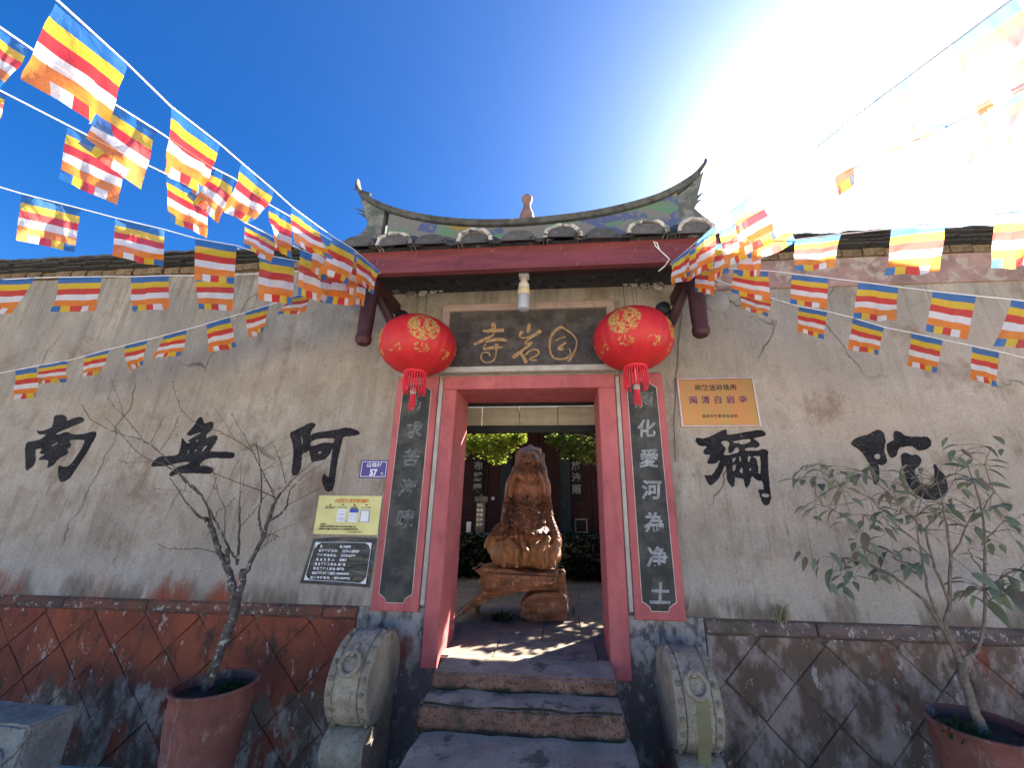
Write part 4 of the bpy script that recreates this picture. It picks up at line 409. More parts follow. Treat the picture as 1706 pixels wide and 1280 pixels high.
def make_step():
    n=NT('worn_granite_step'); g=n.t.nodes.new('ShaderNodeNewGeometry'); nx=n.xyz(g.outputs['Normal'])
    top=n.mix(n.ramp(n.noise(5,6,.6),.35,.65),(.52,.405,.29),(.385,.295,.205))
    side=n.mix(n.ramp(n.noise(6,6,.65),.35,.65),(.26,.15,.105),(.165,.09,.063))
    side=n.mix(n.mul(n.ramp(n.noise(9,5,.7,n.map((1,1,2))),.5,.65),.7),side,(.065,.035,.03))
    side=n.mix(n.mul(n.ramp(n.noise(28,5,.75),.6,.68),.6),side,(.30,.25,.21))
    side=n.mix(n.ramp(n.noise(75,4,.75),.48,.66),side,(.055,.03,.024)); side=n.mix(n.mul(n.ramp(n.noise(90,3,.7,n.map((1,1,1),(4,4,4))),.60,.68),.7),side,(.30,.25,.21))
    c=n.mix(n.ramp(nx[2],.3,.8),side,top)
    c=n.mix(n.mul(n.ramp(n.noise(60,5,.7),.5,.72),.5),c,(.08,.07,.065))
    c=n.mix(n.mul(n.ramp(n.noise(5,5,.7,n.map((1,1,1),(3,3,3))),.55,.66),.7),c,(.045,.05,.03))
    x_,y_,z_=n.xyz(); zz=n.math('ADD',z_,n.mul(n.noise(14,5,.7),.07))
    band=n.math('MAXIMUM',n.mul(n.ramp(zz,.235,.250),n.ramp(zz,.292,.268)),n.mul(n.ramp(zz,.375,.390),n.ramp(zz,.425,.402)))   # moss and dirt packed in the joints
    c=n.mix(n.mul(band,n.ramp(nx[2],.75,.35),.9),c,(.022,.026,.014))
    n.bump(n.math('ADD',n.noise(20,6,.7),n.mul(n.noise(110,4),.7)),.9,.010)
    return n.done(c,.92,0,.12)
M_STEP=make_step()
def make_pot():
    n=NT('terracotta_pot'); x,y,z=n.xyz()
    c=n.mix(n.ramp(n.noise(5,5,.6),.35,.65),(.27,.105,.075),(.20,.072,.052))
    c=n.mix(n.mul(n.ramp(n.noise(11,6,.7),.58,.68),.5),c,(.34,.24,.20))
    c=n.mix(n.mul(n.ramp(n.noise(6,4,.6,n.map((1,1,1),(1,2,3))),.68,.72),.8),c,(.09,.06,.045))
    c=n.mix(n.mul(n.ramp(n.noise(3.5,6,.72,n.map((1,1,.6),(5,5,2))),.50,.64),.55),c,(.12,.055,.042))
    c=n.mix(n.mul(n.ramp(n.noise(1.0,5,.7,n.map((12,12,1.6),(1,1,7))),.56,.68),.6),c,(.38,.27,.22))
    c=n.mix(n.mul(n.ramp(n.noise(60,4,.7),.58,.66),.5),c,(.10,.06,.048))
    n.bump(n.math('ADD',n.noise(50,4),n.mul(n.noise(12,5,.7),.8)),.4,.006); return n.done(c,.85,0,.2)
M_POT=make_pot()
M_SOIL=simple('dark_soil',(.035,.028,.025),.95,.5,30,1.0,40,wear=(28,.62),wearcol=(.12,.11,.09))
M_BARK=simple('lichened_bark',(.075,.064,.054),.9,.45,30,1.0,45,wear=(26,.56),wearcol=(.30,.31,.28))
M_TWIG=simple('dark_twig',(.075,.045,.035),.85,.3,30,.2)
M_STEM=simple('grey_brown_stem',(.17,.135,.10),.85,.3,30,.4,60,wear=(30,.62),wearcol=(.30,.28,.23))
def make_leaf(name,a,b,tr=.35):
    n=NT(name); c=n.mix(n.rand(),a,b); c=n.mix(n.mul(n.ramp(n.noise(20,3),.4,.7),.4),c,tuple(v*.6 for v in a)); return n.thin(c,tr)
M_LEAF=make_leaf('shrub_leaf',(.17,.21,.135),(.28,.31,.215))
M_LEAFB=make_leaf('bronze_leaf',(.18,.145,.12),(.22,.185,.14))
M_CROWN=None
def make_crown(name,a,b):
    n=NT(name); c=n.mix(n.ramp(n.noise(9,3),.35,.65),a,b); return n.thin(c,.5)
M_CROWN=make_crown('courtyard_foliage',(.20,.27,.03),(.36,.40,.07))
M_CROWN2=make_crown('courtyard_foliage_dark',(.12,.18,.04),(.27,.32,.08))
M_GRASS=make_crown('pot_grass',(.035,.07,.025),(.07,.11,.04))
M_HAZYTREE=make_crown('far_tree_foliage',(.04,.06,.03),(.06,.08,.04))
def cloth(name,c):
    n=NT(name); cr=n.noise(7,4,.6,dist=.8); k=n.mix(n.mul(n.ramp(cr,.42,.66),.38),c,tuple(v*.6+.03 for v in c)); tc=tuple(min(.97,v**.5) for v in c)
    t=n.mix(n.mul(n.ramp(n.noise(5,4,.6,n.map((1,1,1),(3,1,2)),dist=.8),.40,.68),.45),tc,tuple(v*.55 for v in tc)); m=n.thin(k,.56,tcol=t,weave=.09)
    b=n.t.nodes.new('ShaderNodeBump'); b.inputs['Strength'].default_value=.5; b.inputs['Distance'].default_value=.02; n._in(b.inputs['Height'],n.noise(9,4,.55,dist=1.2))
    for q_ in (n.nd,n.ntr): n.t.links.new(b.outputs[0],q_.inputs['Normal'])
    return m
FLAGM=[cloth('flag_blue',(.018,.115,.38)),cloth('flag_yellow',(.72,.46,.012)),cloth('flag_red',(.60,.022,.016)),cloth('flag_white',(.74,.74,.78)),cloth('flag_orange',(.78,.18,.012))]
M_CORD=simple('white_cord',(.72,.72,.72),.8,.1,20,0)
def make_lantern():
    n=NT('red_silk_lantern'); x,y,z=n.xyz()
    ang=n.math('ARCTAN2',x,n.math('MULTIPLY',y,-1.0))       # 0 at the front
    rep=n.math('SUBTRACT',n.math('FRACT',n.math('ADD',n.mul(ang,4/(2*math.pi)),.5)),.5)   # four faces
    def disc(z0,r,w): 
        dx=n.mul(rep,w); dz=n.math('SUBTRACT',z,z0); return n.ramp(n.math('SQRT',n.math('ADD',n.mul(dx,dx),n.mul(dz,dz))),r+.006,r-.006)
    fl=n.math('MAXIMUM',n.ramp(n.noise(17,2,.5,dist=1.4),.44,.47),0.0)
    m=n.mul(disc(.050,.125,.48),fl)
    rep2=n.math('SUBTRACT',n.math('FRACT',n.math('ADD',n.mul(ang,8/(2*math.pi)),.5)),.5)
    dx=n.mul(rep2,.20); dz=n.math('SUBTRACT',z,-.125)
    small=n.ramp(n.math('SQRT',n.math('ADD',n.mul(dx,dx),n.mul(n.mul(dz,dz),3.0))),.062,.055)
    m2=n.mul(small,n.ramp(n.noise(30,2,.5,dist=1.0),.52,.55))
    mm=n.math('MAXIMUM',m,m2)
    c=n.mix(n.ramp(n.noise(5,3),.35,.65),(.62,.030,.034),(.52,.020,.028))
    gold=n.mix(n.ramp(n.noise(60,3),.4,.6),(.60,.36,.11),(.38,.20,.05))
    c=n.mix(mm,c,gold)
    d=n.t.nodes.new('ShaderNodeBsdfTranslucent'); ms=n.t.nodes.new('ShaderNodeMixShader'); ms.inputs[0].default_value=.25
    n._in(d.inputs[0],c); n.done(c,.5,0,.4); n.t.links.new(n.p.outputs[0],ms.inputs[1]); n.t.links.new(d.outputs[0],ms.inputs[2]); n.t.links.new(ms.outputs[0],n.out.inputs['Surface'])
    return n.mat
M_LANTERN=make_lantern()
M_TASSEL=simple('red_tassel',(.62,.03,.05),.6,.2,60,.2)
M_PLASTIC=simple('white_plastic',(.6,.58,.54),.5,.1,10,0)
M_CREAM=simple('yellowed_plastic',(.52,.42,.24),.55,.15,10,0)
def make_glass():
    n=NT('frosted_glass'); n.p.inputs['Transmission Weight'].default_value=.5; return n.done((.62,.62,.68),.35,0,.5)
M_GLASS=make_glass()
M_WIRE=simple('thin_black_wire',(.03,.03,.03),.6,.2,10,0)
M_BRASS=None
def make_brass():
    n=NT('brushed_bronze'); c=n.mix(n.ramp(n.noise(1.0,4,.6,n.map((9,1,.8))),.35,.65),(.72,.27,.085),(.60,.31,.085)); n.bump(n.noise(1,3,.5,n.map((400,1,6))),.05,.001)
    return n.done(c,.33,.85)
M_BRASS=make_brass()
M_BRASSEDGE=simple('pale_copper_edge',(.85,.66,.55),.3,.1,10,0,metal=.8)
M_PLATE=simple('violet_enamel',(.055,.03,.20),.4,.1,10,0,spec=.5)
M_PRINTW=simple('white_print',(.75,.75,.78),.6,.05,10,0)
M_PRINTK=simple('black_print',(.02,.02,.02),.7,.1,10,0)
M_PRINTBROWN=simple('brown_print',(.10,.045,.03),.6,.15,10,0)
M_PRINTPURPLE=simple('purple_print',(.13,.03,.08),.6,.15,10,0)
M_PRINTORANGE=simple('orange_print',(.65,.20,.05),.7,.1,10,0)
M_PRINTBLUE=simple('blue_print',(.05,.10,.40),.6,.1,10,0)
M_PRINTGREY=simple('grey_print',(.34,.34,.42),.7,.1,10,0)
M_POSTER=simple('yellow_laminated_paper',(.62,.58,.22),.35,.1,7,.12,14,spec=.5)
def make_film():
    n=NT('glossy_black_film'); c=n.mix(n.ramp(n.noise(7,5,.6),.4,.7),(.008,.008,.010),(.02,.018,.016))
    n.bump(n.noise(9,6,.6,n.map((1,1,1.6)),dist=1.2),.8,.02); return n.done(c,.22,0,.6)
M_FILM=make_film()
M_PAPER=make_crown('yellow_paper_slip',(.42,.38,.20),(.36,.33,.19))
# courtyard
def make_pave():
    n=NT('courtyard_stone'); c=n.mix(n.rand(),(.22,.165,.12),(.31,.24,.175)); c=n.mix(n.ramp(n.noise(6,6,.7),.45,.7),c,(.13,.12,.11)); n.bump(n.noise(40,5,.7),.4,.006); return n.done(c,.9,0,.2)
M_PAVE=make_pave()
M_GROUND=simple('sunlit_concrete_yard',(.62,.54,.42),.9,.12,.8,.4,30)
M_HALLWALL=make_paintwood('hall_oxblood_wall',(.052,.016,.019),(.032,.011,.015),.8,.05)
M_HALLCOL=simple('dark_teal_column',(.02,.03,.035),.7,.3,6,.1)
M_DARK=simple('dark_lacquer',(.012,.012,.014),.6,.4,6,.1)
M_PALESTONE=make_stone('pale_carved_stone',(.27,.26,.24),(.19,.185,.175),(.32,.32,.29)); M_BLOCK=make_stone('pale_block_stone',(.50,.47,.40),(.40,.37,.32),(.54,.52,.45))
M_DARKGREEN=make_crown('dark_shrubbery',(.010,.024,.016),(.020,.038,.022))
def make_statue():
    n=NT('varnished_root_wood'); x,y,z=n.xyz()
    g=n.noise(1.0,5,.6,n.map((9,9,2.2)),dist=1.5)
    c=n.mix(n.ramp(g,.35,.65),(.55,.215,.095),(.27,.098,.048))
    c=n.mix(n.mul(n.ramp(n.noise(5,5,.65),.5,.7),.7),c,(.09,.035,.022))
    dr=n.mul(n.ramp(z,1.22,1.30),n.ramp(z,1.72,1.64))           # densely carved robe, darker tone
    c=n.mix(n.mul(dr,.5),c,(.17,.075,.045))
    lap=n.mul(n.ramp(z,1.27,1.20),n.ramp(z,.90,.96,.35,1.0)); c=n.mix(n.mul(n.ramp(z,.96,.90),n.ramp(n.noise(1.0,5,.65,n.map((3,6,22))),.45,.62),.75),c,(.15,.05,.028)); c=n.mix(n.mul(lap,.6),c,n.mix(g,(.62,.30,.11),(.42,.17,.06)))
    up=n.ramp(z,1.86,1.95); c=n.mix(n.mul(up,.55),c,(.15,.07,.045))
    w=n.noise(11,4,.6,dist=2.6); w2=n.math('ABSOLUTE',n.math('SUBTRACT',w,.5))
    carve=n.math('ADD',n.mul(n.ramp(w2,.0,.10),n.math('ADD',.25,n.math('MAXIMUM',dr,n.mul(up,.6)))),n.mul(g,.35))
    n.bump(carve,.9,.03); return n.done(c,.42,0,.5)
M_STATUE=make_statue()
M_FACE=simple('dark_carving',(.035,.010,.008),.6,.3,20,0)
# ================================================================== SETTING
g=MB().add([(-60,-60,-.34),(60,-60,-.34),(60,60,-.34),(-60,60,-.34)],[(0,1,2,3)]).build('ground',M_GROUND); tag(g,kind='structure')
XC=-0.305
# ------------------------------------------------------------------ boundary walls
def clip_poly(poly, x0,x1,z0,z1):
    for ax,lim,sg in ((0,x0,1),(0,x1,-1),(1,z0,1),(1,z1,-1)):
        q=[]
        for i in range(len(poly)):
            a,b=poly[i],poly[(i+1)%len(poly)]; da=(a[ax]-lim)*sg; db=(b[ax]-lim)*sg
            if da>=0: q.append(a)
            if (da>=0)!=(db>=0):
                t=da/(da-db); q.append((a[0]+(b[0]-a[0])*t,a[1]+(b[1]-a[1])*t))
        poly=q
        if not poly: return []
    return poly
def area(p): return abs(sum(p[i][0]*p[(i+1)%len(p)][1]-p[(i+1)%len(p)][0]*p[i][1] for i in range(len(p))))/2
def diamonds(root, x0,x1,z0,z1,c0,d0,step,mat,rng):
    for i in range(-40,41):
        for j in range(-40,41):
            # lines z=x+c, z=-x+d
            ca,cb=c0+i*step,c0+(i+1)*step; da,db=d0+j*step,d0+(j+1)*step
            pts=[((d-c)/2,(d+c)/2) for c,d in ((ca,da),(ca,db),(cb,db),(cb,da))]
            cx=sum(p[0] for p in pts)/4; cz=sum(p[1] for p in pts)/4
            if cx<x0-.5 or cx>x1+.5 or cz<z0-.5 or cz>z1+.5: continue
            k=.984; pts=[(cx+(p[0]-cx)*k+rng.uniform(-.009,.009),cz+(p[1]-cz)*k+rng.uniform(-.009,.009)) for p in pts]
            p=clip_poly(pts,x0,x1,z0,z1)
            if len(p)<3 or area(p)<.004: continue
            sgn=sum(p[a][0]*p[(a+1)%len(p)][1]-p[(a+1)%len(p)][0]*p[a][1] for a in range(len(p)))
            if sgn<0: p=p[::-1]
            MB().prism(p,-.008-rng.uniform(0,.007),.012,b=.0045).build('dado_stone',mat,root)
def coping(root, x0,x1,dz,rng,visible):
    # brick corbel course, thin slab courses and a row of pan and cover tiles
    b0=MB().bbox(-.088,.088,-.055,.10,0,.072,.006).build('brick',M_BRICK,root,loc=(0,0,0)); first=True
    x=x0+.09
    while x<x1-.09:
        t=b0 if first else inst(b0,root); first=False
        t.location=Vector((x,rng.uniform(-.008,.012),3.925+dz+rng.uniform(-.004,.004)))-wloc(root); t.rotation_euler=(0,0,rng.uniform(-.04,.04)); x+=.186
    s0=MB().bbox(-.15,.15,-.15,.2,0,.019,.005).build('coping_slab',M_TILEDK,root,loc=(0,0,0)); first=True
    for row,(zz,yy) in enumerate(((4.000,.03),(4.023,-.005),(4.046,-.03))):
        x=x0+.15+row*.1
        while x<x1-.15:
            t=s0 if first else inst(s0,root); first=False
            t.location=Vector((x,yy+rng.uniform(-.02,.02),zz+dz+rng.uniform(-.003,.003)))-wloc(root); t.rotation_euler=(rng.uniform(-.02,.02),rng.uniform(-.015,.015),rng.uniform(-.05,.05)); x+=.305
    def flat(r,L,th,h):
        m=MB(); n=6; vs_=[]; tilt=.30
        for y in (0,L):
            for d in (0,th):
                for k in range(n+1): a=k/n; vs_.append((-r+2*r*a,y,h*math.sin(math.pi*a)+y*tilt-d))
        N=n+1; fs=[]
        for k in range(n):
            fs+=[(k,k+1,2*N+k+1,2*N+k),(N+k,N+k+1,k+1,k),(3*N+k,3*N+k+1,N+k+1,N+k),(2*N+k,2*N+k+1,3*N+k+1,3*N+k)]
        fs+=[(0,2*N,3*N,N),(n,N+n,3*N+n,2*N+n)]
        return m.add(vs_,fs)
    c0=flat(.108,.5,.022,.012).build('roof_tile',M_TILE,root,smooth=True,loc=(0,0,0),angle=30)
    first=True
    for row in range(3):
        x=x0+.11+.1*(row%2)
        while x<x1-.10:
            a=c0 if first else inst(c0,root); first=False
            a.location=Vector((x,-.19+row*.05+rng.uniform(-.018,.018),4.078+dz+row*.030+rng.uniform(-.003,.003)))-wloc(root)
            a.rotation_euler=(rng.uniform(-.03,.03),rng.uniform(-.04,.04),rng.uniform(-.05,.05)); x+=.205
    # roof body behind, falling away from the street
    MB().add([(x0,-.12,4.066+dz),(x1,-.12,4.066+dz),(x1,2.0,4.85+dz),(x0,2.0,4.85+dz),(x0,3.6,4.1+dz),(x1,3.6,4.1+dz),(x0,3.6,3.95+dz),(x1,3.6,3.95+dz),(x0,.0,4.0+dz),(x1,.0,4.0+dz)],
        [(0,1,2,3),(3,2,5,4),(4,5,7,6),(6,7,9,8),(8,9,1,0),(0,3,4,6,8),(1,9,7,5,2)]).build('roof',M_TILEDK,root)
rng=random.Random(3)
LW=thing('boundary_wall','long grey weathered wall left of the red gate with three black brush characters','wall',(-5.4,.2,0))
MB().box(-9.5,-1.92,0,.4,.775,3.93).build('plaster',M_PLASTER,LW)
MB().box(-9.5,-1.615,.002,.4,-.34,.774).build('rubble_core',M_JOINT,LW)
for x in [-9.5+.76*i for i in range(11)]:
    MB().bbox(x+.004,min(x+.754,-1.622),-.012-rng.uniform(0,.012),.03,.690,.768,.012).build('ledge_stone',M_LEDGE,LW)
diamonds(LW,-9.5,-1.62,-.34,.682,2.65,-1.81,.465,M_DADO_L,rng)
coping(LW,-9.5,-1.94,0.0,rng,True)
RW=thing('boundary_wall','weathered, flare-tinted wall right of the gate with two black brush characters and worn red stone foot','wall',(5.2,.2,0))
MB().box(1.30,9.0,0,.4,.775,3.80).build('plaster',M_PLASTER_R,RW)
MB().box(1.015,9.0,.002,.4,-.34,.774).build('rubble_core',M_JOINT,RW)
for x in [1.02+.77*i for i in range(10)]:
    MB().bbox(x+.004,x+.764,-.012-rng.uniform(0,.012),.03,.675,.768,.012).build('ledge_stone',M_LEDGE_R,RW)
diamonds(RW,1.02,9.0,-.34,.667,-1.195,1.507,.468,M_DADO_R,rng)
MB().bbox(1.302,9.0,-.022,.0,3.50,3.80,.006).build('flare_band',M_BAND,RW)  # added strip, its maroon standing in for flare-reddened shade under the coping
coping(RW,1.32,9.0,-.13,rng,True)
# brush characters painted on the walls
for i,g_ in enumerate(GLYPHS):
    root=LW if i<3 else RW
    o=curve_mesh('painted_character',[[(x+.0035*mnoise.noise(Vector((x*60,z*60,i)))+.002*mnoise.noise(Vector((x*170,z*170,i))),z+.0035*mnoise.noise(Vector((x*60,z*60,i+9)))+.002*mnoise.noise(Vector((x*170,z*170,i+9)))) for x,z in chaikin(chaikin(p,2),1)] for p in g_],.0015,-.0022,M_INK,root)
# ------------------------------------------------------------------ the gate
GT=thing('temple_gate','red framed temple gate with an upswept tiled roof and a gourd finial','gate',(XC,.2,0))
w=MB()
w.box(-1.918,-.95,0,.4,.775,3.96); w.box(.33,1.298,0,.4,.775,3.96); w.box(-.949,.329,0,.4,2.56,3.96)
w.build('plaster',M_PLASTER,GT)
MB().box(-1.61,-.95,-.012,.4,-.34,.7745).build('wall_foot',M_FLAKY,GT); MB().box(.33,1.01,-.012,.4,-.34,.7745).build('wall_foot',M_FLAKY,GT)
fr=MB(); fr.bbox(-1.068,-.945,-.045,.42,.39,2.548,.006).build('door_jamb',M_RED,GT)
MB().bbox(.325,.470,-.045,.42,.37,2.548,.006).build('door_jamb',M_RED,GT)
MB().bbox(-1.068,.470,-.048,.42,2.549,2.672,.006).build('lintel',M_RED,GT)
# plaster strips between jamb and couplet boards stay plaster; pale mouldings under the name board
MB().bbox(-1.115,-1.075,-.03,.0,.80,2.665,.005).build('edge_strip',M_WHITEPAINT,GT)
MB().bbox(.478,.513,-.03,.0,.80,2.655,.005).build('edge_strip',M_WHITEPAINT,GT)
# porch behind the door
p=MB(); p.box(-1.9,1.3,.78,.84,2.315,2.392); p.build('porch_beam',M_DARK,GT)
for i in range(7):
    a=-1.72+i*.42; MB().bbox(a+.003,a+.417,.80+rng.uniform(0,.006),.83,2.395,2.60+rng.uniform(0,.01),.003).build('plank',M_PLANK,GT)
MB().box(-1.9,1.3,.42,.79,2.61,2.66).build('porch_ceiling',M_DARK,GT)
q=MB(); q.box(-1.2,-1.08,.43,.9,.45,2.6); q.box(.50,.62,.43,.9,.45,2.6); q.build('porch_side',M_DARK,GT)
# eaves
ex0,ex1=-1.86,1.27
MB().bbox(ex0,ex1,-.635,-.575,3.395,3.545,.006).build('fascia',M_FASCIA,GT)
MB().bbox(ex0,ex1,-.628,-.575,3.548,3.618,.006).build('fascia',M_FASCIA,GT)
MB().add([(ex0,-.574,3.40),(ex1,-.574,3.40),(ex1,-.001,3.715),(ex0,-.001,3.715),(ex0,-.574,3.43),(ex1,-.574,3.43),(ex1,-.001,3.745),(ex0,-.001,3.745)],
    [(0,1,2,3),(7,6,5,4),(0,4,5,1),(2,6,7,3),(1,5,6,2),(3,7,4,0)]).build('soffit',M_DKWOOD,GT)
MB().add([(ex0-.02,-.66,3.622),(ex1+.02,-.66,3.622),(ex1+.02,.1,4.16),(ex0-.02,.1,4.16),(ex0-.02,.95,3.62),(ex1+.02,.95,3.62),(ex0-.02,.95,3.56),(ex1+.02,.95,3.56),(ex0-.02,-.56,3.60),(ex1+.02,-.56,3.60)],
    [(0,1,2,3),(3,2,5,4),(4,5,7,6),(6,7,9,8),(8,9,1,0),(0,3,4,6,8),(1,9,7,5,2)]).build('roof_deck',M_TILEDK,GT)
def half_tile(r,h,L,sol):
    m=MB(); n=12; vs_=[]
    for y,z in ((0,0),(L*.83,L*.56)):
        for k in range(n+1):
            a=math.pi*k/n; vs_.append((-r*math.cos(a),y,h*math.sin(a)**.8+z))
    N=n+1; fs=[(k,k+1,N+k+1,N+k) for k in range(n)]+[tuple(range(N)),tuple(reversed(range(N,2*N))),(0,N,2*N-1,N-1)]
    return m.add(vs_,fs)
t_dark=half_tile(.150,.115,.30,1).build('roof_tile',M_TILE,GT,smooth=True,angle=35,loc=(0,0,0))
t_used=False
eave_x=[-1.70,-1.36,-1.05,-.70,-.335,.02,.36,.70,1.06]
for i,x in enumerate(eave_x):
    for row in range(3):
        o=t_dark if not t_used else inst(t_dark,GT); t_used=True
        o.location=Vector((x+rng.uniform(-.012,.012),-.715+row*.25+rng.uniform(-.02,.02),3.598+row*.168+rng.uniform(-.008,.008)))-wloc(GT)
        o.rotation_euler=(rng.uniform(-.05,.03),rng.uniform(-.06,.06),rng.uniform(-.05,.05)); o.scale=(rng.uniform(.86,1.03),1,rng.uniform(.8,1.08))
# lime bedding over some of the tile fronts
for i,(x,s) in enumerate(((-1.37,1.0),(-.69,.95),(.03,1.0),(.70,1.05),(1.07,.9))):
    m=MB(); n=12; vs_=[]
    for y in (-.735,-.60):
        for rr in (1.0,.80):
            for k in range(n+1):
                a=math.pi*k/n; vs_.append((x-.158*s*rr*math.cos(a),y+.01*math.sin(k*2.1),3.60+.128*rr*math.sin(a)**.8))
    N=n+1; fs=[]
    for k in range(n): fs+=[(k,k+1,N+k+1,N+k),(2*N+k,2*N+k+1,k+1,k),(3*N+k,3*N+k+1,2*N+k+1,2*N+k),(N+k,N+k+1,3*N+k+1,3*N+k)]
    m.add(vs_,fs).build('lime_rim',M_LIME,GT)
for x in [-1.53,-1.2,-.88,-.52,-.16,.19,.53,.88]:            # pan tiles between, seen as dark curved lips
    m=MB(); n=8; vs_=[]
    for y,z in ((-.70,0),(-.30,.28)):
        for d in (0,.03):
            for k in range(n+1):
                a=math.pi*k/n; vs_.append((x-.085*math.cos(a),y,3.665-.045*math.sin(a)+z-d))
    N=n+1; fs=[]
    for k in range(n): fs+=[(k,k+1,N+k+1,N+k),(2*N+k,2*N+k+1,k+1,k),(N+k,N+k+1,3*N+k+1,3*N+k)]
    m.add(vs_,fs).build('pan_tile',M_TILEDK,GT)
# ridge
top=[(-2.352,5.228),(-2.335,5.13),(-2.304,5.054),(-2.201,4.905),(-1.979,4.745),(-1.682,4.61),(-1.26,4.495),(-.854,4.437),(-.426,4.42),(.122,4.452),(.505,4.503),(.952,4.616),(1.214,4.742),(1.418,4.896),(1.535,5.06),(1.585,5.14),(1.608,5.217)]
def smooth_line(p,n=2):
    for _ in range(n):
        q=[p[0]]
        for a,b in zip(p,p[1:]): q+=[(a[0]*.75+b[0]*.25,a[1]*.75+b[1]*.25),(a[0]*.25+b[0]*.75,a[1]*.25+b[1]*.75)]
        q.append(p[-1]); p=q
    return p
top=smooth_line(top,2); n=len(top)
m=MB(); vs_=[]
for i,(x,z) in enumerate(top):
    a=top[max(i-1,0)]; b=top[min(i+1,n-1)]; tx,tz=b[0]-a[0],b[1]-a[1]; L=math.hypot(tx,tz); nx_,nz_=-tz/L,tx/L
    e=min(i,n-1-i)/(n/2); th=.014+.034*min(1,e*2.4); wy=.012+.125*min(1,e*2.2)
    vs_+=[(x,.1-wy,z-.0),(x,.1+wy,z),(x-nx_*th,.1+wy*.8,z-nz_*th),(x-nx_*th,.1-wy*.8,z-nz_*th)]
fs=[]
for i in range(n-1):
    for k in range(4): fs.append((i*4+k,i*4+(k+1)%4,(i+1)*4+(k+1)%4,(i+1)*4+k))
fs+=[(3,2,1,0),((n-1)*4,(n-1)*4+1,(n-1)*4+2,(n-1)*4+3)]
m.add(vs_,fs).build('ridge_cap',M_RIDGE,GT)
# painted band under the cap
m=MB(); vs_=[]; mid=[p for p in top if -1.93<p[0]<1.24]
for x,z in mid: vs_+=[(x,.02,z-.06),(x,.02,4.08),(x,.18,4.08),(x,.18,z-.06)]
fs=[]
for i in range(len(mid)-1):
    for k in range(4): fs.append((i*4+k,i*4+(k+1)%4,(i+1)*4+(k+1)%4,(i+1)*4+k))
k=len(mid)-1; fs+=[(0,1,2,3),(k*4+3,k*4+2,k*4+1,k*4)]
m.add(vs_,fs).build('ridge_mural',M_MURAL,GT)
# scalloped tails at both ends of the ridge
tailL=[(-1.935,4.68),(-2.05,4.755),(-2.19,4.86),(-2.262,4.96),(-2.235,4.86),(-2.20,4.77),(-2.165,4.68),(-2.13,4.57),(-2.105,4.52),(-2.13,4.43),(-2.20,4.36),(-2.30,4.29),(-2.0,4.22),(-1.90,4.10),(-1.935,4.3)]
tailR=[(1.24,4.67),(1.24,4.3),(1.22,4.10),(1.30,4.25),(1.50,4.36),(1.42,4.46),(1.395,4.50),(1.43,4.56),(1.45,4.68),(1.485,4.78),(1.52,4.90),(1.555,5.0),(1.46,4.88),(1.36,4.77)]
MB().prism(tailL,.03,.17).build('ridge_tail',M_TAIL,GT); MB().prism(tailR[::-1],.03,.17).build('ridge_tail',M_TAIL,GT)
for sx,pts in ((1,[(-2.12,4.66,-2.31,4.76),(-2.10,4.60,-2.27,4.69),(-2.15,4.95,-2.37,5.04)]),(1,[(1.42,4.62,1.52,4.72),(1.40,4.56,1.49,4.63)])):
    for a in pts: MB().tube([(a[0],.06,a[1]),((a[0]+a[2])/2,.05,(a[1]+a[3])/2+.006),(a[2],.05,a[3])],[.018,.012,.003],6).build('ridge_barb',M_RIDGE,GT)
prof=[(.05,4.40),(.088,4.41),(.098,4.46),(.092,4.51),(.075,4.545),(.080,4.56),(.070,4.60),(.050,4.66),(.041,4.70),(.040,4.725),(.050,4.76),(.060,4.79),(.060,4.81),(.045,4.83)]
MB().lathe(prof,24,(-.345,.1,0)).build('gourd_finial',M_GOURD,GT,smooth=True,angle=50)
# hanging posts, purlin, struts and plates under the eave
for s,px in ((-1,-1.635),(1,1.085)):
    prof=[(.012,2.80),(.045,2.805),(.062,2.825),(.066,2.86),(.056,2.90),(.060,2.925),(.062,3.0),(.064,3.42)]
    MB().lathe(prof,18,(px,-.50,0)).build('hanging_post',M_DKWOOD,GT,smooth=True,angle=40)
    MB().tube([(px-s*.02,-.47,3.33),(px-s*.12,-.24,3.10),(px-s*.20,-.0,2.96)],[.035,.045,.05],8).build('strut',M_DKWOOD,GT,smooth=True)
    MB().bbox(px-.045,px+.045,-.45,.0,3.36,3.46,.01).build('tie_beam',M_DKWOOD,GT)
    MB().lathe([(.0,-.015),(.08,-.012),(.10,.0),(.105,.010),(.09,.016),(.0,.02)],22,(px+s*.24,-.30,3.22),axis='Y').build('round_plate',M_PALESTONE0,GT,smooth=True,angle=40)
    MB().lathe([(.0,-.10),(.05,-.09),(.066,-.05),(.06,.0),(.045,.08),(.045,.2)],14,(px-s*.20,-.22,3.18),axis='Y').build('corbel_end',M_DARK,GT,smooth=True)
    # pale carved scroll bracket
    m=MB(); bx=px-s*.10
    for c,(ox,oz,r) in enumerate(((.05,.02,.055),(.17,.035,.045),(.28,.05,.035),(.36,.06,.022))):
        pts=[]; rr=[]
        for k in range(22):
            a=k/21*2.3*2*math.pi; q_=r*(1-k/26); pts.append((bx-s*(ox+q_*math.cos(a)),-.035-.003*(k%2),3.53+oz+q_*math.sin(a)*.8)); rr.append(.011*(1-k/50))
        m.tube(pts,rr,6)
    m.tube([(bx,-.04,3.60),(bx-s*.2,-.045,3.625),(bx-s*.42,-.03,3.64)],[.016,.014,.006],6)
    m.build('scroll_bracket',M_LIME,GT,smooth=True)
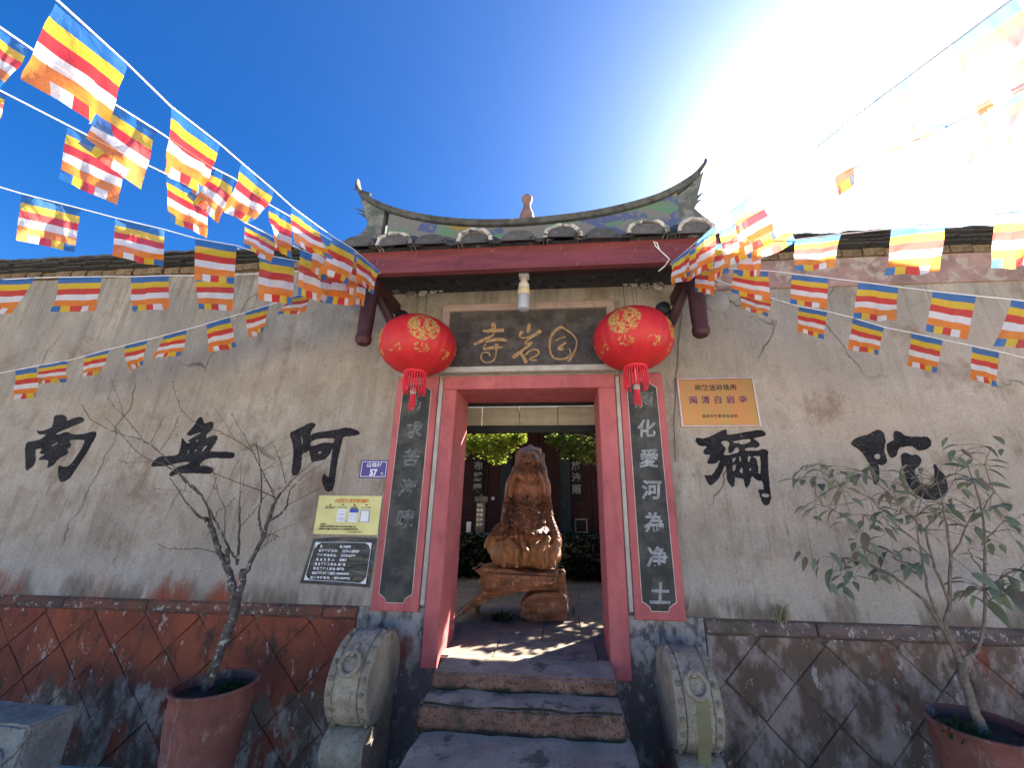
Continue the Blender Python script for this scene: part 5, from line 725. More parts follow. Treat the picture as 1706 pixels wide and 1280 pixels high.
# ------------------------------------------------------------------ steps
ST=thing('stone_steps','three worn granite steps leading up to the gate','steps',(XC,-.4,0))
def slab(x0,x1,y0,y1,z0,z1,seed):
    bm=bmesh.new(); bmesh.ops.create_cube(bm,size=1.0)
    for v in bm.verts: v.co=Vector((x0 if v.co.x<0 else x1, y0 if v.co.y<0 else y1, z0 if v.co.z<0 else z1))
    bmesh.ops.bevel(bm,geom=[e for e in bm.edges],offset=.014,segments=2,affect='EDGES')
    bmesh.ops.subdivide_edges(bm,edges=[e for e in bm.edges if e.calc_length()>.3],cuts=16,use_grid_fill=True)
    for v in bm.verts:
        d=mnoise.noise_vector(v.co*5+Vector((seed,0,0)))*.013+mnoise.noise_vector(v.co*17)*.006; v.co+=d
    m=MB(); bm.verts.index_update(); m.add([v.co[:] for v in bm.verts],[tuple(v.index for v in f.verts) for f in bm.faces]); bm.free(); return m
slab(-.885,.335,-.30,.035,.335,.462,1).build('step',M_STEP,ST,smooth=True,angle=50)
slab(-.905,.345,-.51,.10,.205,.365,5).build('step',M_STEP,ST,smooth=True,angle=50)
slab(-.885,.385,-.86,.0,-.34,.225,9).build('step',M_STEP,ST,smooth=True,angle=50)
# ------------------------------------------------------------------ couplet boards
def couplet(xl,xr,label,body,mats):
    t=thing('couplet_board',label,'couplet board',((xl+xr)/2,-.02,.755))
    MB().bbox(xl,xr,-.035,.0,.752,2.682,.006).build('frame',M_RED,t)
    a,b=xl+.062,xr-.062; z0,z1=.815,2.605; c=.062
    out=[(a+c,z0),(b-c,z0),(b-c*.85,z0+c*.45),(b-c*.35,z0+c*.8),(b,z0+c),(b,z1-c),(b-c*.4,z1-c*.8),(b-c*.8,z1-c*.35),(b-c,z1),(a+c,z1),(a+c*.8,z1-c*.35),(a+c*.4,z1-c*.8),(a,z1-c),(a,z0+c),(a+c*.35,z0+c*.8),(a+c*.85,z0+c*.45)]
    cx=(a+b)/2; cz=(z0+z1)/2
    big=[(cx+(x-cx)*1.045,cz+(z-cz)*1.006) for x,z in out]
    MB().prism(big,-.0365,-.034).build('edging',M_EDGE,t)
    MB().prism(out,-.0385,-.034).build('panel',M_BLACKBOARD,t)
    N=len(body); 
    for i,ch in enumerate(body):
        z=2.42-i*(1.50/(N-1)) if N>1 else 2
        if ch!=' ': text(ch,.156,mats[i],t,(cx+.005,-.0395,z),'lettering',bold=.004,extr=.0004,shear=.12)
    return t
CL=couplet(-1.508,-1.122,'black couplet board in a red frame with nearly vanished characters, nearest the yellow notice','新求苦海曉  ',[M_DIMINK,M_DIMINK,M_DIMINK,M_DIMINK,M_DIMINK,M_DIMINK,M_DIMINK])
CR=couplet(.517,.885,'black couplet board in a red frame with clear grey characters, nearest the bronze plaque','願化愛河為净土',[M_DIMINK]+[M_GREYINK]*6)
# ------------------------------------------------------------------ name board
NB=thing('name_board','framed black name board with three gold brush characters over the door','name board',(XC,-.05,2.70))
MB().bbox(-1.13,.505,-.085,.0,3.325,3.40,.006).build('frame_rail',M_PALEWOOD,NB)
MB().bbox(-1.13,-1.055,-.083,.0,2.755,3.324,.006).build('frame_rail',M_PALEWOOD,NB)
MB().bbox(.43,.505,-.083,.0,2.755,3.324,.006).build('frame_rail',M_PALEWOOD,NB)
MB().bbox(-1.145,.525,-.09,.0,2.70,2.754,.006).build('frame_rail',M_WHITEPAINT,NB)
MB().box(-1.0545,.4295,-.055,.0,2.7545,3.3245).build('board',M_NAMEBOARD,NB)
groups=[PLAQUE_STROKES[:6],PLAQUE_STROKES[6:11],PLAQUE_STROKES[11:]]
for gi,grp in enumerate(groups):
    m=MB()
    for si,st in enumerate(grp):
        pts=smooth_line([(a,b) for a,b,_ in st],2); ws=smooth_line([(w_,0) for _,_,w_ in st],2)
        L=[];Rr=[]
        for i,(x,z) in enumerate(pts):
            a=pts[max(i-1,0)]; b=pts[min(i+1,len(pts)-1)]; tx,tz=b[0]-a[0],b[1]-a[1]; l=math.hypot(tx,tz) or 1
            h=ws[i][0]*.52+.0014; L.append((x-tz/l*h,z+tx/l*h)); Rr.append((x+tz/l*h,z-tx/l*h))
        y=-.0565-.0006*si; vs_=[]
        for a,b in zip(L,Rr): vs_+=[(a[0],y,a[1]),((a[0]+b[0])/2,y-.004,(a[1]+b[1])/2),(b[0],y,b[1])]
        fs=[]
        for i in range(len(pts)-1): fs+=[(i*3,i*3+1,i*3+4,i*3+3),(i*3+1,i*3+2,i*3+5,i*3+4)]
        m.add(vs_,fs)
    m.build('gold_character',M_GOLD,NB)
# ================================================================== THINGS ON AND BEFORE THE FACADE
# ------------------------------------------------------------------ lanterns
def lantern(x,z,rz,label):
    t=thing('red_lantern',label,'lantern',(x,-.35,z),'red lanterns hanging by the door',rz)
    R,H=.325,.255; prof=[]
    for i in range(25):
        a=-math.pi/2+math.pi*i/24; prof.append((max(.085,R*math.cos(a)**.92) if 0<i<24 else .085,H*math.sin(a)))
    MB().lathe(prof,96,lobes=24,lamp=-.022).build('silk_shell',M_LANTERN,t,smooth=True,loc=(0,0,0))
    MB().lathe([(.07,.245),(.09,.25),(.09,.268),(.0,.272)],20).build('top_cap',M_GOLD,t,smooth=True,loc=(0,0,0),angle=40)
    MB().lathe([(.0,-.262),(.088,-.258),(.098,-.25),(.09,-.235)],20).build('bottom_ring',M_TASSEL,t,smooth=True,loc=(0,0,0))
    m=MB(); r2=random.Random(int(x*100))
    for k in range(26):
        a=2*math.pi*k/26; r=.088; l=r2.uniform(.15,.185); p=[(r*math.cos(a),r*math.sin(a),-.255),(r*1.04*math.cos(a),r*1.04*math.sin(a),-.255-l*.5),(r*1.0*math.cos(a)+r2.uniform(-.01,.01),r*math.sin(a)+r2.uniform(-.01,.01),-.255-l)]
        m.tube(p,[.0045,.005,.0055],5)
    m.build('fringe',M_TASSEL,t,loc=(0,0,0))
    m=MB(); m.tube([(0,0,-.25),(0,0,-.40)],.003,5); m.build('tassel_cord',M_CORD,t,loc=(0,0,0))
    MB().lathe([(.0,-.385),(.018,-.39),(.027,-.41),(.022,-.435),(.0,-.44)],14).build('bead',M_WHITEPAINT,t,smooth=True,loc=(0,0,0))
    m=MB()
    for k in range(12):
        a=2*math.pi*k/12; m.tube([(.014*math.cos(a),.014*math.sin(a),-.432),(.02*math.cos(a),.02*math.sin(a),-.50),(.022*math.cos(a)+r2.uniform(-.006,.006),.022*math.sin(a),-.56+r2.uniform(-.015,.015))],.0045,5)
    m.build('tassel',M_TASSEL,t,loc=(0,0,0))
    m=MB(); m.tube([(-.045,0,.26),(-.05,-.02,.68)],.0022,4); m.tube([(.03,0,.26),(.02,-.02,.68)],.0022,4); m.build('hanging_wire',M_WIRE,t,loc=(0,0,0))
    return t
lantern(-1.22,2.85,rad(28),'red lantern with gold print hanging left of the name board')
lantern(.595,2.862,rad(-22),'red lantern with gold print hanging right of the name board')
# ------------------------------------------------------------------ lamp under the eave
t=thing('jar_lamp','pale glass jar lamp hanging under the eave above the name board','lamp',(-.31,-.40,3.12))
MB().bbox(-.352,-.268,-.44,-.36,3.455,3.49,.004).build('ceiling_rose',M_PLASTIC,t)
MB().lathe([(.028,3.455),(.03,3.41),(.045,3.39),(.05,3.34)],18,(-.31,-.40,0)).build('socket',M_PLASTIC,t,smooth=True,angle=40)
MB().lathe([(.052,3.335),(.054,3.33),(.054,3.285),(.052,3.28)],22,(-.31,-.40,0)).build('collar',M_CREAM,t,smooth=True,angle=40)
MB().lathe([(.046,3.28),(.051,3.255),(.051,3.165),(.044,3.142),(.0,3.135)],22,(-.31,-.40,0)).build('glass_jar',M_GLASS,t,smooth=True,angle=50)
# ------------------------------------------------------------------ plaques and papers
t=thing('bronze_plaque','shiny bronze plaque with dark Chinese lettering on the wall right of the gate','plaque',(1.325,-.02,.70+1.5))
x0,x1,z0,z1=1.008,1.648,2.196,2.628
MB().bbox(x0+.013,x1-.013,-.022,.0,z0+.013,z1-.013,.002).build('face',M_BRASS,t)
for a in ((x0,x1,z1-.012,z1),(x0,x1,z0,z0+.012)): MB().bbox(a[0],a[1],-.030,.0,a[2],a[3],.003).build('edge',M_BRASSEDGE,t)
for a in ((x0,x0+.012),(x1-.012,x1)): MB().bbox(a[0],a[1],-.029,.0,z0+.0125,z1-.0125,.003).build('edge',M_BRASSEDGE,t)
cx=(x0+x1)/2
text('宗教活动场所',.056,M_PRINTK,t,(cx,-.0225,2.535),bold=.0012,spacing=1.1)
text('闽 清 白 岩 寺',.072,M_PRINTPURPLE,t,(cx+.005,-.0225,2.425),bold=.0016,spacing=1.15)
text('国家宗教事务局监制',.030,M_PRINTBROWN,t,(cx,-.0225,2.285),bold=.0006,spacing=1.15)
t=thing('door_plate','small violet house number plate reading 57 beside the left couplet board','door plate',(-1.635,-.01,1.79))
x0,x1,z0,z1=-1.768,-1.516,1.762,1.916
MB().bbox(x0,x1,-.006,.0,z0,z1,.002).build('plate',M_PLATE,t)
m=MB(); 
for a in ((x0+.012,x1-.012,z1-.016,z1-.011),(x0+.012,x1-.012,z0+.011,z0+.016),(x0+.012,x0+.017,z0+.0162,z1-.0162),(x1-.017,x1-.012,z0+.0162,z1-.0162)): m.box(a[0],a[1],-.0072,-.0055,a[2],a[3])
m.build('border_line',M_PRINTW,t)
text('山垱村',.045,M_PRINTW,t,(-1.642,-.0066,1.872),bold=.0008,spacing=1.1)
text('57',.075,M_PRINTW,t,(-1.642,-.0066,1.807),bold=.0035,sx=.85)
text('号',.028,M_PRINTW,t,(-1.563,-.0066,1.798))
# yellow poster, taped flat to the wall
t=thing('yellow_poster','yellow laminated notice with an orange title and three small pictures','poster',(-1.83,-.01,1.30))
x0,x1,z0,z1=-2.098,-1.535,1.300,1.612
PV=[]; nx_,nz_=14,8
for j in range(nz_+1):
    for i in range(nx_+1):
        x=x0+(x1-x0)*i/nx_; z=z0+(z1-z0)*j/nz_; PV.append((x,-.004-.0035*(.5+.5*mnoise.noise(Vector((x*9,z*9,0)))),z))
MB().add(PV,[(j*(nx_+1)+i,j*(nx_+1)+i+1,(j+1)*(nx_+1)+i+1,(j+1)*(nx_+1)+i) for j in range(nz_) for i in range(nx_)]).build('sheet',M_POSTER,t,smooth=True)
Y=-.0085
text('八闽健康码扫码流程',.034,M_PRINTORANGE,t,(-1.80,Y,1.568),bold=.0012,spacing=1.0)
for i,(bx,bz) in enumerate(((-1.985,1.538),(-1.872,1.538),(-1.768,1.538),(-1.663,1.538))):
    MB().lathe([(.0,0),(.0075,0),(.0075,-.001),(.0,-.001)],10,(bx,Y,bz),axis='Y').build('bullet_dot',M_PRINTBROWN,t)
for bx,bz,s_ in ((-1.985,1.522,'打开手机扫一扫'),(-1.985,1.510,'扫描二维码登记'),(-1.872,1.516,'填写个人信息'),(-1.768,1.522,'点击申领'),(-1.768,1.510,'健康码查询'),(-1.663,1.516,'出示个人健康码')):
    text(s_,.0125,M_PRINTK,t,(bx,Y,bz),extr=.0003)
def card(x0,x1,z0,z1,mat,name='picture',y=Y): return MB().box(x0,x1,y-.0006,y,z0,z1).build(name,mat,t)
card(-1.912,-1.832,1.400,1.502,M_PRINTW); card(-1.806,-1.732,1.400,1.475,M_PRINTW); card(-1.803,-1.726,1.4755,1.506,M_PRINTBLUE)
card(-1.708,-1.622,1.398,1.500,M_PRINTGREY); card(-1.698,-1.632,1.404,1.490,M_PRINTW,y=Y-.0007)
m=MB()
for z in (1.484,1.462,1.452,1.432,1.424,1.414): m.box(-1.90,-1.846,Y-.0014,Y-.0007,z,z+.003)
for z in (1.458,1.446,1.432,1.418):
    for k in range(4): m.box(-1.798+.017*k,-1.790+.017*k,Y-.0014,Y-.0007,z,z+.005)
m.build('print_lines',M_PRINTGREY,t)
text('温馨提示:',.0135,M_PRINTK,t,(-2.045,Y,1.380),align='LEFT')
text('1.请到场人员扫码登记, 配合工作人员做好测温工作。',.0145,M_PRINTK,t,(-2.053,Y,1.361),align='LEFT',bold=.0003)
text('2.请到场人员戴好口罩, 配合工作人员查看健康码行程卡。',.0145,M_PRINTK,t,(-2.058,Y,1.341),align='LEFT',bold=.0003)
text('三溪乡人民政府  宣  印',.013,M_PRINTBROWN,t,(-1.80,Y,1.320),align='LEFT')
# black creased notice
t=thing('black_notice','glossy black creased notice with white lettering under the yellow poster','notice',(-1.83,-.01,.94))
cs=[(-2.135,.925),(-1.545,.908),(-1.535,1.275),(-2.085,1.262)]; nx_,nz_=30,20; PV=[]
for j in range(nz_+1):
    for i in range(nx_+1):
        u=i/nx_; v=j/nz_; x=(cs[0][0]*(1-u)+cs[1][0]*u)*(1-v)+(cs[3][0]*(1-u)+cs[2][0]*u)*v; z=(cs[0][1]*(1-u)+cs[1][1]*u)*(1-v)+(cs[3][1]*(1-u)+cs[2][1]*u)*v
        z+= .012*math.sin(u*math.pi)*v
        PV.append((x,-.006-.008*abs(mnoise.noise(Vector((x*7+z*5,z*9-x*3,3)))),z))
MB().add(PV,[(j*(nx_+1)+i,j*(nx_+1)+i+1,(j+1)*(nx_+1)+i+1,(j+1)*(nx_+1)+i) for j in range(nz_) for i in range(nx_)]).build('sheet',M_FILM,t,smooth=True)
Y=-.0155
ln=MB(); c4=[(-2.098,.952),(-1.578,.936),(-1.570,1.240),(-2.055,1.236)]
for a,b in zip(c4,c4[1:]+c4[:1]): ln.tube([(a[0],Y,a[1]),((a[0]+b[0])/2,Y,(a[1]+b[1])/2+.004),(b[0],Y,b[1])],.0022,4)
ln.build('border_line',M_PRINTW,t)
for (x,z),(sx,sz) in zip(c4,((1,1),(-1,1),(-1,-1),(1,-1))):
    MB().add([(x,Y-.001,z),(x+sx*.05,Y-.001,z+sz*.004),(x+sx*.022,Y-.001,z+sz*.018),(x+sx*.004,Y-.001,z+sz*.05)],[(0,1,2),(0,2,3)]).build('corner_ornament',M_PRINTW,t)
rows=[('名','称: 白岩寺'),('保 护 管 理 机 构:','三溪乡人民政府'),('管 理 使 用 单 位:','三溪乡山垱村'),('安  全  负  责  人:','林美镇'),('安 全 管 理 人 姓 名:','吴盛莹'),('安 全 管 理 人 姓 名:','林传立'),('安全管理人联系电话:','13860640433'),('监 督 举 报 电 话:','0591-22357922')]
for i,(a,b) in enumerate(rows):
    z=1.205-i*.0335; xl=-2.01-i*.0055
    text(a,.0215,M_PRINTW,t,(xl,Y,z),align='LEFT',bold=.0008); text(b,.0215,M_PRINTW,t,(xl+.20 if i else xl+.17,Y,z),align='LEFT',bold=.0008)
# ------------------------------------------------------------------ drum stones
def drum(xin,xout,s,label):
    xc=(xin+xout)/2; hw=abs(xout-xin)/2
    t=thing('drum_stone',label,'drum stone',(xc,-.27,0),'stone drums flanking the steps')
    cy,cz,R=-.265,(.418 if s<0 else .388),.270
    bm_prof=[(.0,-hw),(R*.80,-hw),(R*.86,-hw+.004),(R*.90,-hw),(R*.955,-hw+.004),(R*.985,-hw+.02),(R*.99,-hw+.052),(R*.955,-hw+.058),(R*1.0,-hw+.062),(R*1.02,0),(R*1.0,hw-.062),(R*.955,hw-.058),(R*.99,hw-.052),(R*.985,hw-.02),(R*.955,hw-.004),(R*.90,hw),(R*.86,hw-.004),(R*.80,hw),(.0,hw)]
    MB().lathe(bm_prof,72,(xc,cy,cz),axis='X').build('drum',M_DRUM,t,smooth=True,angle=32)
    st=MB().ico((0,0,0),(.016,.016,.016),2).build('stud',M_DRUM,t,smooth=True,loc=(0,0,0)); first=True
    for sx in (-1,1):
        for k in range(20):
            a=2*math.pi*k/20+.08
            o=st if first else inst(st,t); first=False
            o.location=Vector((xc+sx*(hw-.032),cy+R*.99*math.cos(a),cz+R*.99*math.sin(a)))-wloc(t)
    # ring handle lying on the curved face
    a0=rad(150); m=MB(); pts=[]
    rr=.062
    for k in range(25):
        q=2*math.pi*k/24; aa=a0+(rr*math.cos(q))/R*1.0; r=R*1.02+.011
        pts.append((xc+rr*math.sin(q),cy+r*math.cos(aa),cz+r*math.sin(aa)))
    m.tube(pts,.0155,8,cap=False); m.build('ring_handle',M_DRUM,t,smooth=True)
    m=MB(); pts=[]
    for k in range(6):
        aa=a0-(.035+.075*k/5)/R; r=R*1.02+.016-.0025*k; pts.append((xc,cy+r*math.cos(aa),cz+r*math.sin(aa)))
    m.tube(pts,[.017,.017,.016,.016,.017,.019],8); m.build('ring_strap',M_DRUM,t,smooth=True)
    # scroll under the drum and the plinth below it
    MB().lathe([(.0,-hw*.98),(.10,-hw*.98),(.108,-hw*.9),(.112,0),(.108,hw*.9),(.10,hw*.98),(.0,hw*.98)],36,(xc,-.385,cz-.352),axis='X').build('scroll',M_DRUM,t,smooth=True,angle=40)
    MB().prism([(0,0)],0,0) if False else None
    m=MB(); side=[(-.02,-.34),(-.47,-.34),(-.47,cz-.455),(-.36,cz-.43),(-.30,cz-.30),(-.20,cz-.22),(-.02,cz-.07)]
    vs_=[(xc-hw*.85,y,z) for y,z in side]+[(xc+hw*.85,y,z) for y,z in side]; n_=len(side)
    m.add(vs_,[tuple(range(n_)),tuple(reversed(range(n_,2*n_)))]+[(k,(k+1)%n_,n_+(k+1)%n_,n_+k) for k in range(n_)]); m.build('plinth',M_DRUM,t)
    return t,xc,hw,cy,cz,R
drum(-1.235,-1.515,-1,'carved grey stone drum left of the steps beside the potted bare tree')
dt,xc,hw,cy,cz,R=drum(.640,.915,1,'carved grey stone drum right of the steps with a yellow paper strip pasted on')
m=MB(); vs_=[]
for k in range(11):
    aa=rad(163+k*7.0); r=R*1.02+.004+(.05*((k-7)/3)**2 if k>7 else 0)
    for x in (xc-.022,xc+.050): vs_.append((x,cy+r*math.cos(aa),cz+r*math.sin(aa)))
m.add(vs_,[(2*k,2*k+1,2*k+3,2*k+2) for k in range(10)]); tag(m.build('paper_strip',M_PAPER),'yellowish paper strip pasted down the right stone drum, its bottom corner peeling','paper')
# ------------------------------------------------------------------ pots
def pot(x,y,label,z=-.33,r=.235,h=.76):
    t=thing('flower_pot',label,'flower pot',(x,y,z))
    prof=[(.0,0),(r*.70,0),(r*.74,.02),(r*.80,.32),(r*.85,.41),(r*.87,.425),(r*.83,.44),(r*.88,.48),(r*.94,.58),(r*.95,.645),(r*.965,.66),(r*.945,.675),(r*.95,h-.03),(r*1.0,h-.02),(r*1.02,h-.006),(r*1.0,h),(r*.93,h),(r*.90,h-.03),(r*.90,h-.06)]
    MB().lathe(prof,56,cap=False).build('vessel',M_POT,t,smooth=True,loc=(0,0,0),angle=50)
    n=18; vs_=[(0,0,h-.045)]
    for i in range(1,6):
        for k in range(n):
            a=2*math.pi*k/n; q=r*.905*i/5; vs_.append((q*math.cos(a),q*math.sin(a),h-.05+.018*mnoise.noise(Vector((q*14*math.cos(a),q*14*math.sin(a),x)))))
    fs=[(0,1+k,1+(k+1)%n) for k in range(n)]
    for i in range(4):
        for k in range(n): fs.append((1+i*n+k,1+(i+1)*n+k,1+(i+1)*n+(k+1)%n,1+i*n+(k+1)%n))
    MB().add(vs_,fs).build('soil',M_SOIL,t,smooth=True,loc=(0,0,0))
    return t
PL=pot(-2.235,-.54,'terracotta pot holding the bare tree, left of the stone drum')
PR=pot(2.255,-.545,'terracotta pot holding the leafy shrub at the lower right edge')
def tuft(x,y,z,r,n,hh,label,mat=M_GRASS):
    m=MB(); q=random.Random(int((x+5)*1000))
    for _ in range(n):
        a=q.uniform(0,6.28); d=r*math.sqrt(q.random()); bx,by=x+d*math.cos(a),y+d*math.sin(a); b=q.uniform(0,6.28); h=hh*q.uniform(.4,1); w_=.004+.004*q.random(); lx,ly=math.cos(b)*h*.7,math.sin(b)*h*.7
        px,py=-math.sin(b)*w_,math.cos(b)*w_
        m.add([(bx-px,by-py,z),(bx+px,by+py,z),(bx+lx*.4+px,by+ly*.4+py,z+h*.7),(bx+lx*.4-px,by+ly*.4-py,z+h*.7),(bx+lx,by+ly,z+h)],[(0,1,2,3),(3,2,4)])
    return tag(m.build('grass_tuft',mat),label,'grass',kind='stuff')
tuft(-2.13,-.52,.375,.085,150,.06,'short green weeds growing on the soil of the left pot')
tuft(2.12,-.60,.375,.09,40,.10,'sparse green weeds on the soil of the right pot')
tuft(1.55,-.02,.77,.05,40,.13,'dry weeds sprouting from the wall ledge right of the gate',M_PAPER)
# ------------------------------------------------------------------ bare tree
t=thing('bare_tree','leafless small tree with lichened forked trunk in the left pot','tree',(-2.235,-.54,.40))
tr=MB(); tw=MB(); bud=MB(); q=random.Random(8)
for i,b in enumerate(BARE_TREE):
    pts=[Vector(p[:3]) for p in b]; rr=[p[3] for p in b]
    # resample with a little crookedness
    P2=[];R2=[]
    for k in range(len(pts)-1):
        for s_ in range(3):
            f=s_/3; p=pts[k].lerp(pts[k+1],f); r=(rr[k]*(1-f)+rr[k+1]*f)*(.60 if max(rr)>.012 else .46)
            if k or s_: p=p+Vector((q.uniform(-1,1),q.uniform(-1,1),q.uniform(-1,1)))*min(.007,r*.35+.0015)
            P2.append(p); R2.append(max(.0011,r*(1+q.uniform(-.08,.10))))
    P2.append(pts[-1]); R2.append(max(.0008,rr[-1]*.6))
    thick=max(rr)>.012
    (tr if thick else tw).tube(P2,R2,10 if thick else 5)
    if not thick:
        for k in range(2,len(P2)-1):
            if q.random()<.6:
                d=(P2[k]-P2[k-1]).normalized(); side=d.cross(Vector((q.uniform(-1,1),q.uniform(-1,1),q.uniform(-1,1)))).normalized()
                L=q.uniform(.008,.02); e=P2[k]+(side*.8+d*.6)*L; tw.tube([P2[k],e],[.0016,.0011],4,cap=False); tw.ico(e,(.0033,.0033,.004),1)
            if q.random()<.05 and k<len(P2)-2:
                d=(P2[k]-P2[k-1]).normalized(); side=d.cross(Vector((q.uniform(-.3,.3),1,q.uniform(-.3,.3)))).normalized()*q.choice((-1,1))
                L=q.uniform(.06,.20); c=P2[k]; pts3=[c]
                for s_ in range(4): c=c+(d*.75+side*.55+Vector((0,q.uniform(-.4,.4),.25))).normalized()*L/4; pts3.append(c)
                tw.tube(pts3,[.0017,.0014,.0012,.001,.0007],4,cap=False)
for z0 in ((-2.045,-.57,1.035),):
    pass
tr.build('trunk',M_BARK,t,smooth=True); tw.build('twigs',M_TWIG,t,smooth=True)
# ------------------------------------------------------------------ leafy shrub
t=thing('leafy_shrub','thin stemmed shrub with drooping grey green leaves in the right pot','shrub',(2.255,-.545,.40))
st_=MB(); q=random.Random(4)
for b in SHRUB:
    pts=[Vector(p[:3]) for p in b]; rr=[p[3] for p in b]; P2=[];R2=[]
    for k in range(len(pts)-1):
        for s_ in range(2):
            f=s_/2; p=pts[k].lerp(pts[k+1],f)
            if k or s_: p=p+Vector((q.uniform(-1,1),q.uniform(-1,1),q.uniform(-1,1)))*.004
            P2.append(p); R2.append(max(.0014,(rr[k]*(1-f)+rr[k+1]*f)*.55))
    P2.append(pts[-1]); R2.append(max(.001,rr[-1]*.6)); st_.tube(P2,R2,8)
stem_pts=[Vector(p[:3]) for b in SHRUB[1:] for p in b]
leaf_pos=[]
for x,y,z,L in LEAVES:
    p=Vector((x,y,z)); near=min(stem_pts,key=lambda s:(s-p).length_squared); leaf_pos.append((p,near,L))
def leaf_mesh(fold,droop,w):
    m=MB(); n_=6; vs_=[]
    for k in range(n_+1):
        u=k/n_; wid=w*math.sin(math.pi*min(1,u*.97+.02))**.8*(1-.25*u); zc_=-droop*u*u; vs_+=[(-wid,u,zc_+fold*wid),(0,u,zc_),(wid,u,zc_+fold*wid)]
    fs=[]
    for k in range(n_): fs+=[(3*k,3*k+1,3*k+4,3*k+3),(3*k+1,3*k+2,3*k+5,3*k+4)]
    return m.add(vs_,fs)
protos=[leaf_mesh(f,d,w_).build('leaf',m_,t,smooth=True,loc=(0,0,0)) for f,d,w_,m_ in ((.35,.25,.21,M_LEAF),(.5,.5,.19,M_LEAF),(.2,.4,.24,M_LEAF),(.4,.6,.20,M_LEAFB))]
used=[False]*4
for p,near,L in leaf_pos:
    bronze = q.random()<.13 or (p.x<1.55 and q.random()<.5)
    k=3 if bronze else q.randrange(3)
    o=protos[k] if not used[k] else inst(protos[k],t); used[k]=True
    d=(p-near); d.z*=.5
    if d.length<.01: d=Vector((q.uniform(-1,1),q.uniform(-1,1),.1))
    a=math.atan2(d.y,d.x)-math.pi/2+q.uniform(-.9,.9)
    o.location=p-wloc(t); o.rotation_euler=(q.uniform(-.75,.15),q.uniform(-.5,.5),a); s_=L*q.uniform(.68,1.08); o.scale=(s_*q.uniform(.9,1.1),s_,s_)
    e=p; mid=(near+e)/2+Vector((0,0,.01))
    if (near-e).length<.20: st_.tube([near,mid,e],[.0022,.0018,.0012],4,cap=False)
st_.build('stem',M_STEM,t,smooth=True)
# ------------------------------------------------------------------ carved block in the near left corner
t=thing('carved_stone_block','pale carved stone block with a scroll at the lower left corner','stone block',(-3.36,-.72,0))
slab(-3.85,-3.13,-.80,-.55,-.34,.275,21).build('block',M_BLOCK,t,smooth=True,angle=50)
m=MB(); pts=[];rr=[]
for k in range(48):
    a=k/47*3.2*2*math.pi; r_1=.115*(1-k/60); pts.append((-3.33+r_1*math.cos(a),-.805,.05+r_1*math.sin(a))); rr.append(.014)
m.tube(pts,rr,6); m.tube([(-3.22,-.803,.09),(-3.16,-.803,.15),(-3.12,-.803,.22)],[.014,.012,.008],6); m.build('scroll_carving',M_BLOCK,t,smooth=True)
# ------------------------------------------------------------------ cable down the right wall
m=MB(); m.tube([(1.13,-.012,3.3),(1.06,-.010,2.95),(1.035,-.010,2.75),(1.0,-.010,2.62),(.985,-.010,2.45),(.95,-.010,2.25),(.93,-.010,1.9)],.0028,5)
tag(m.build('wall_cable',M_WIRE),'thin dark cable running down the wall beside the bronze plaque','cable')
m=MB(); m.tube([(.80,-.64,3.50),(.78,-.655,3.56),(.755,-.65,3.58),(.77,-.65,3.53),(.86,-.66,3.40),(.82,-.655,3.34),(.77,-.65,3.30)],.004,6)
tag(m.build('knotted_cord',M_CORD),'white cord knotted at the right end of the red eave beam','cord')
# ------------------------------------------------------------------ bunting
lab={'a':('topmost string of striped flags on the left, rising to the upper left corner'),
 'b':('second string of striped flags from the top on the left side'),
 'c':('third string of striped flags from the top on the left side'),
 'd':('string of striped flags on the left, just above the tiled wall top'),
 'e':('level string of striped flags across the top of the left wall plaster'),
 'f':('lowest string of small striped flags sloping down across the left wall'),
 'g':('steepest string of striped flags on the right, rising past the sun'),
 'h':('second string of striped flags from the top on the right, in the glare'),
 'i':('string of glowing striped flags on the right, along the wall top'),
 'j':('string of striped flags on the right, just below the wall top'),
 'k':('lowest string of striped flags on the right, sloping over the wall')}
q=random.Random(2)
for key,(cord,flags) in BUNTING.items():
    a=Vector(cord[-1] if cord[-1][1]>cord[0][1] else cord[0])
    t=thing('flag_string',lab[key],'bunting',tuple(a),'strings of striped flags tied to the gate')
    cp=[Vector(c) for c in cord]; rr=.0034 if key in 'abgh' else .0032
    MB().tube(cp,[rr]*len(cp),6).build('cord',M_CORD,t,smooth=True)
    for fi,(tl,tr_,br,bl,mir) in enumerate(flags):
        tl,tr_,br,bl=[Vector(v) for v in (tl,tr_,br,bl)]
        nrm=(tr_-tl).cross(bl-tl).normalized(); nu,nv=15,12; vs_=[]; ph=q.uniform(0,6); am=q.uniform(.006,.016)
        lift=q.uniform(-.07,.07); curl=q.uniform(-.05,.05); cor=q.choice((0,0,.05,-.05)); pk=q.uniform(.2,.8)
        for j in range(nv+1):
            v=j/nv
            for i in range(nu+1):
                u=i/nu; p=(tl.lerp(tr_,u)).lerp(bl.lerp(br,u),v)
                w_=am*math.sin(u*7+ph+v*2.2)*(.25+v)+.5*am*math.sin(u*15+v*9+ph*2)*v+lift*v*v*.6+curl*(u-.5)*v+cor*max(0,(u if pk>.5 else 1-u)+v-1.35)+.012*math.exp(-((u-pk-.15*v)/.07)**2)*(.3+v)+.006*mnoise.noise(Vector((u*4+fi,v*4,ord(key))))
                vs_.append(p+nrm*w_)
        fs=[];mi=[]
        for j in range(nv):
            for i in range(nu):
                fs.append((j*(nu+1)+i,j*(nu+1)+i+1,(j+1)*(nu+1)+i+1,(j+1)*(nu+1)+i))
                if j<10: mi.append(j//2)
                else:
                    s_=i//3; s_=4-s_ if mir else s_; mi.append(s_)
        m=MB(); m.v=[tuple(v) for v in vs_]; m.f=fs; m.m=mi
        m.build('flag',FLAGM,t,smooth=True)
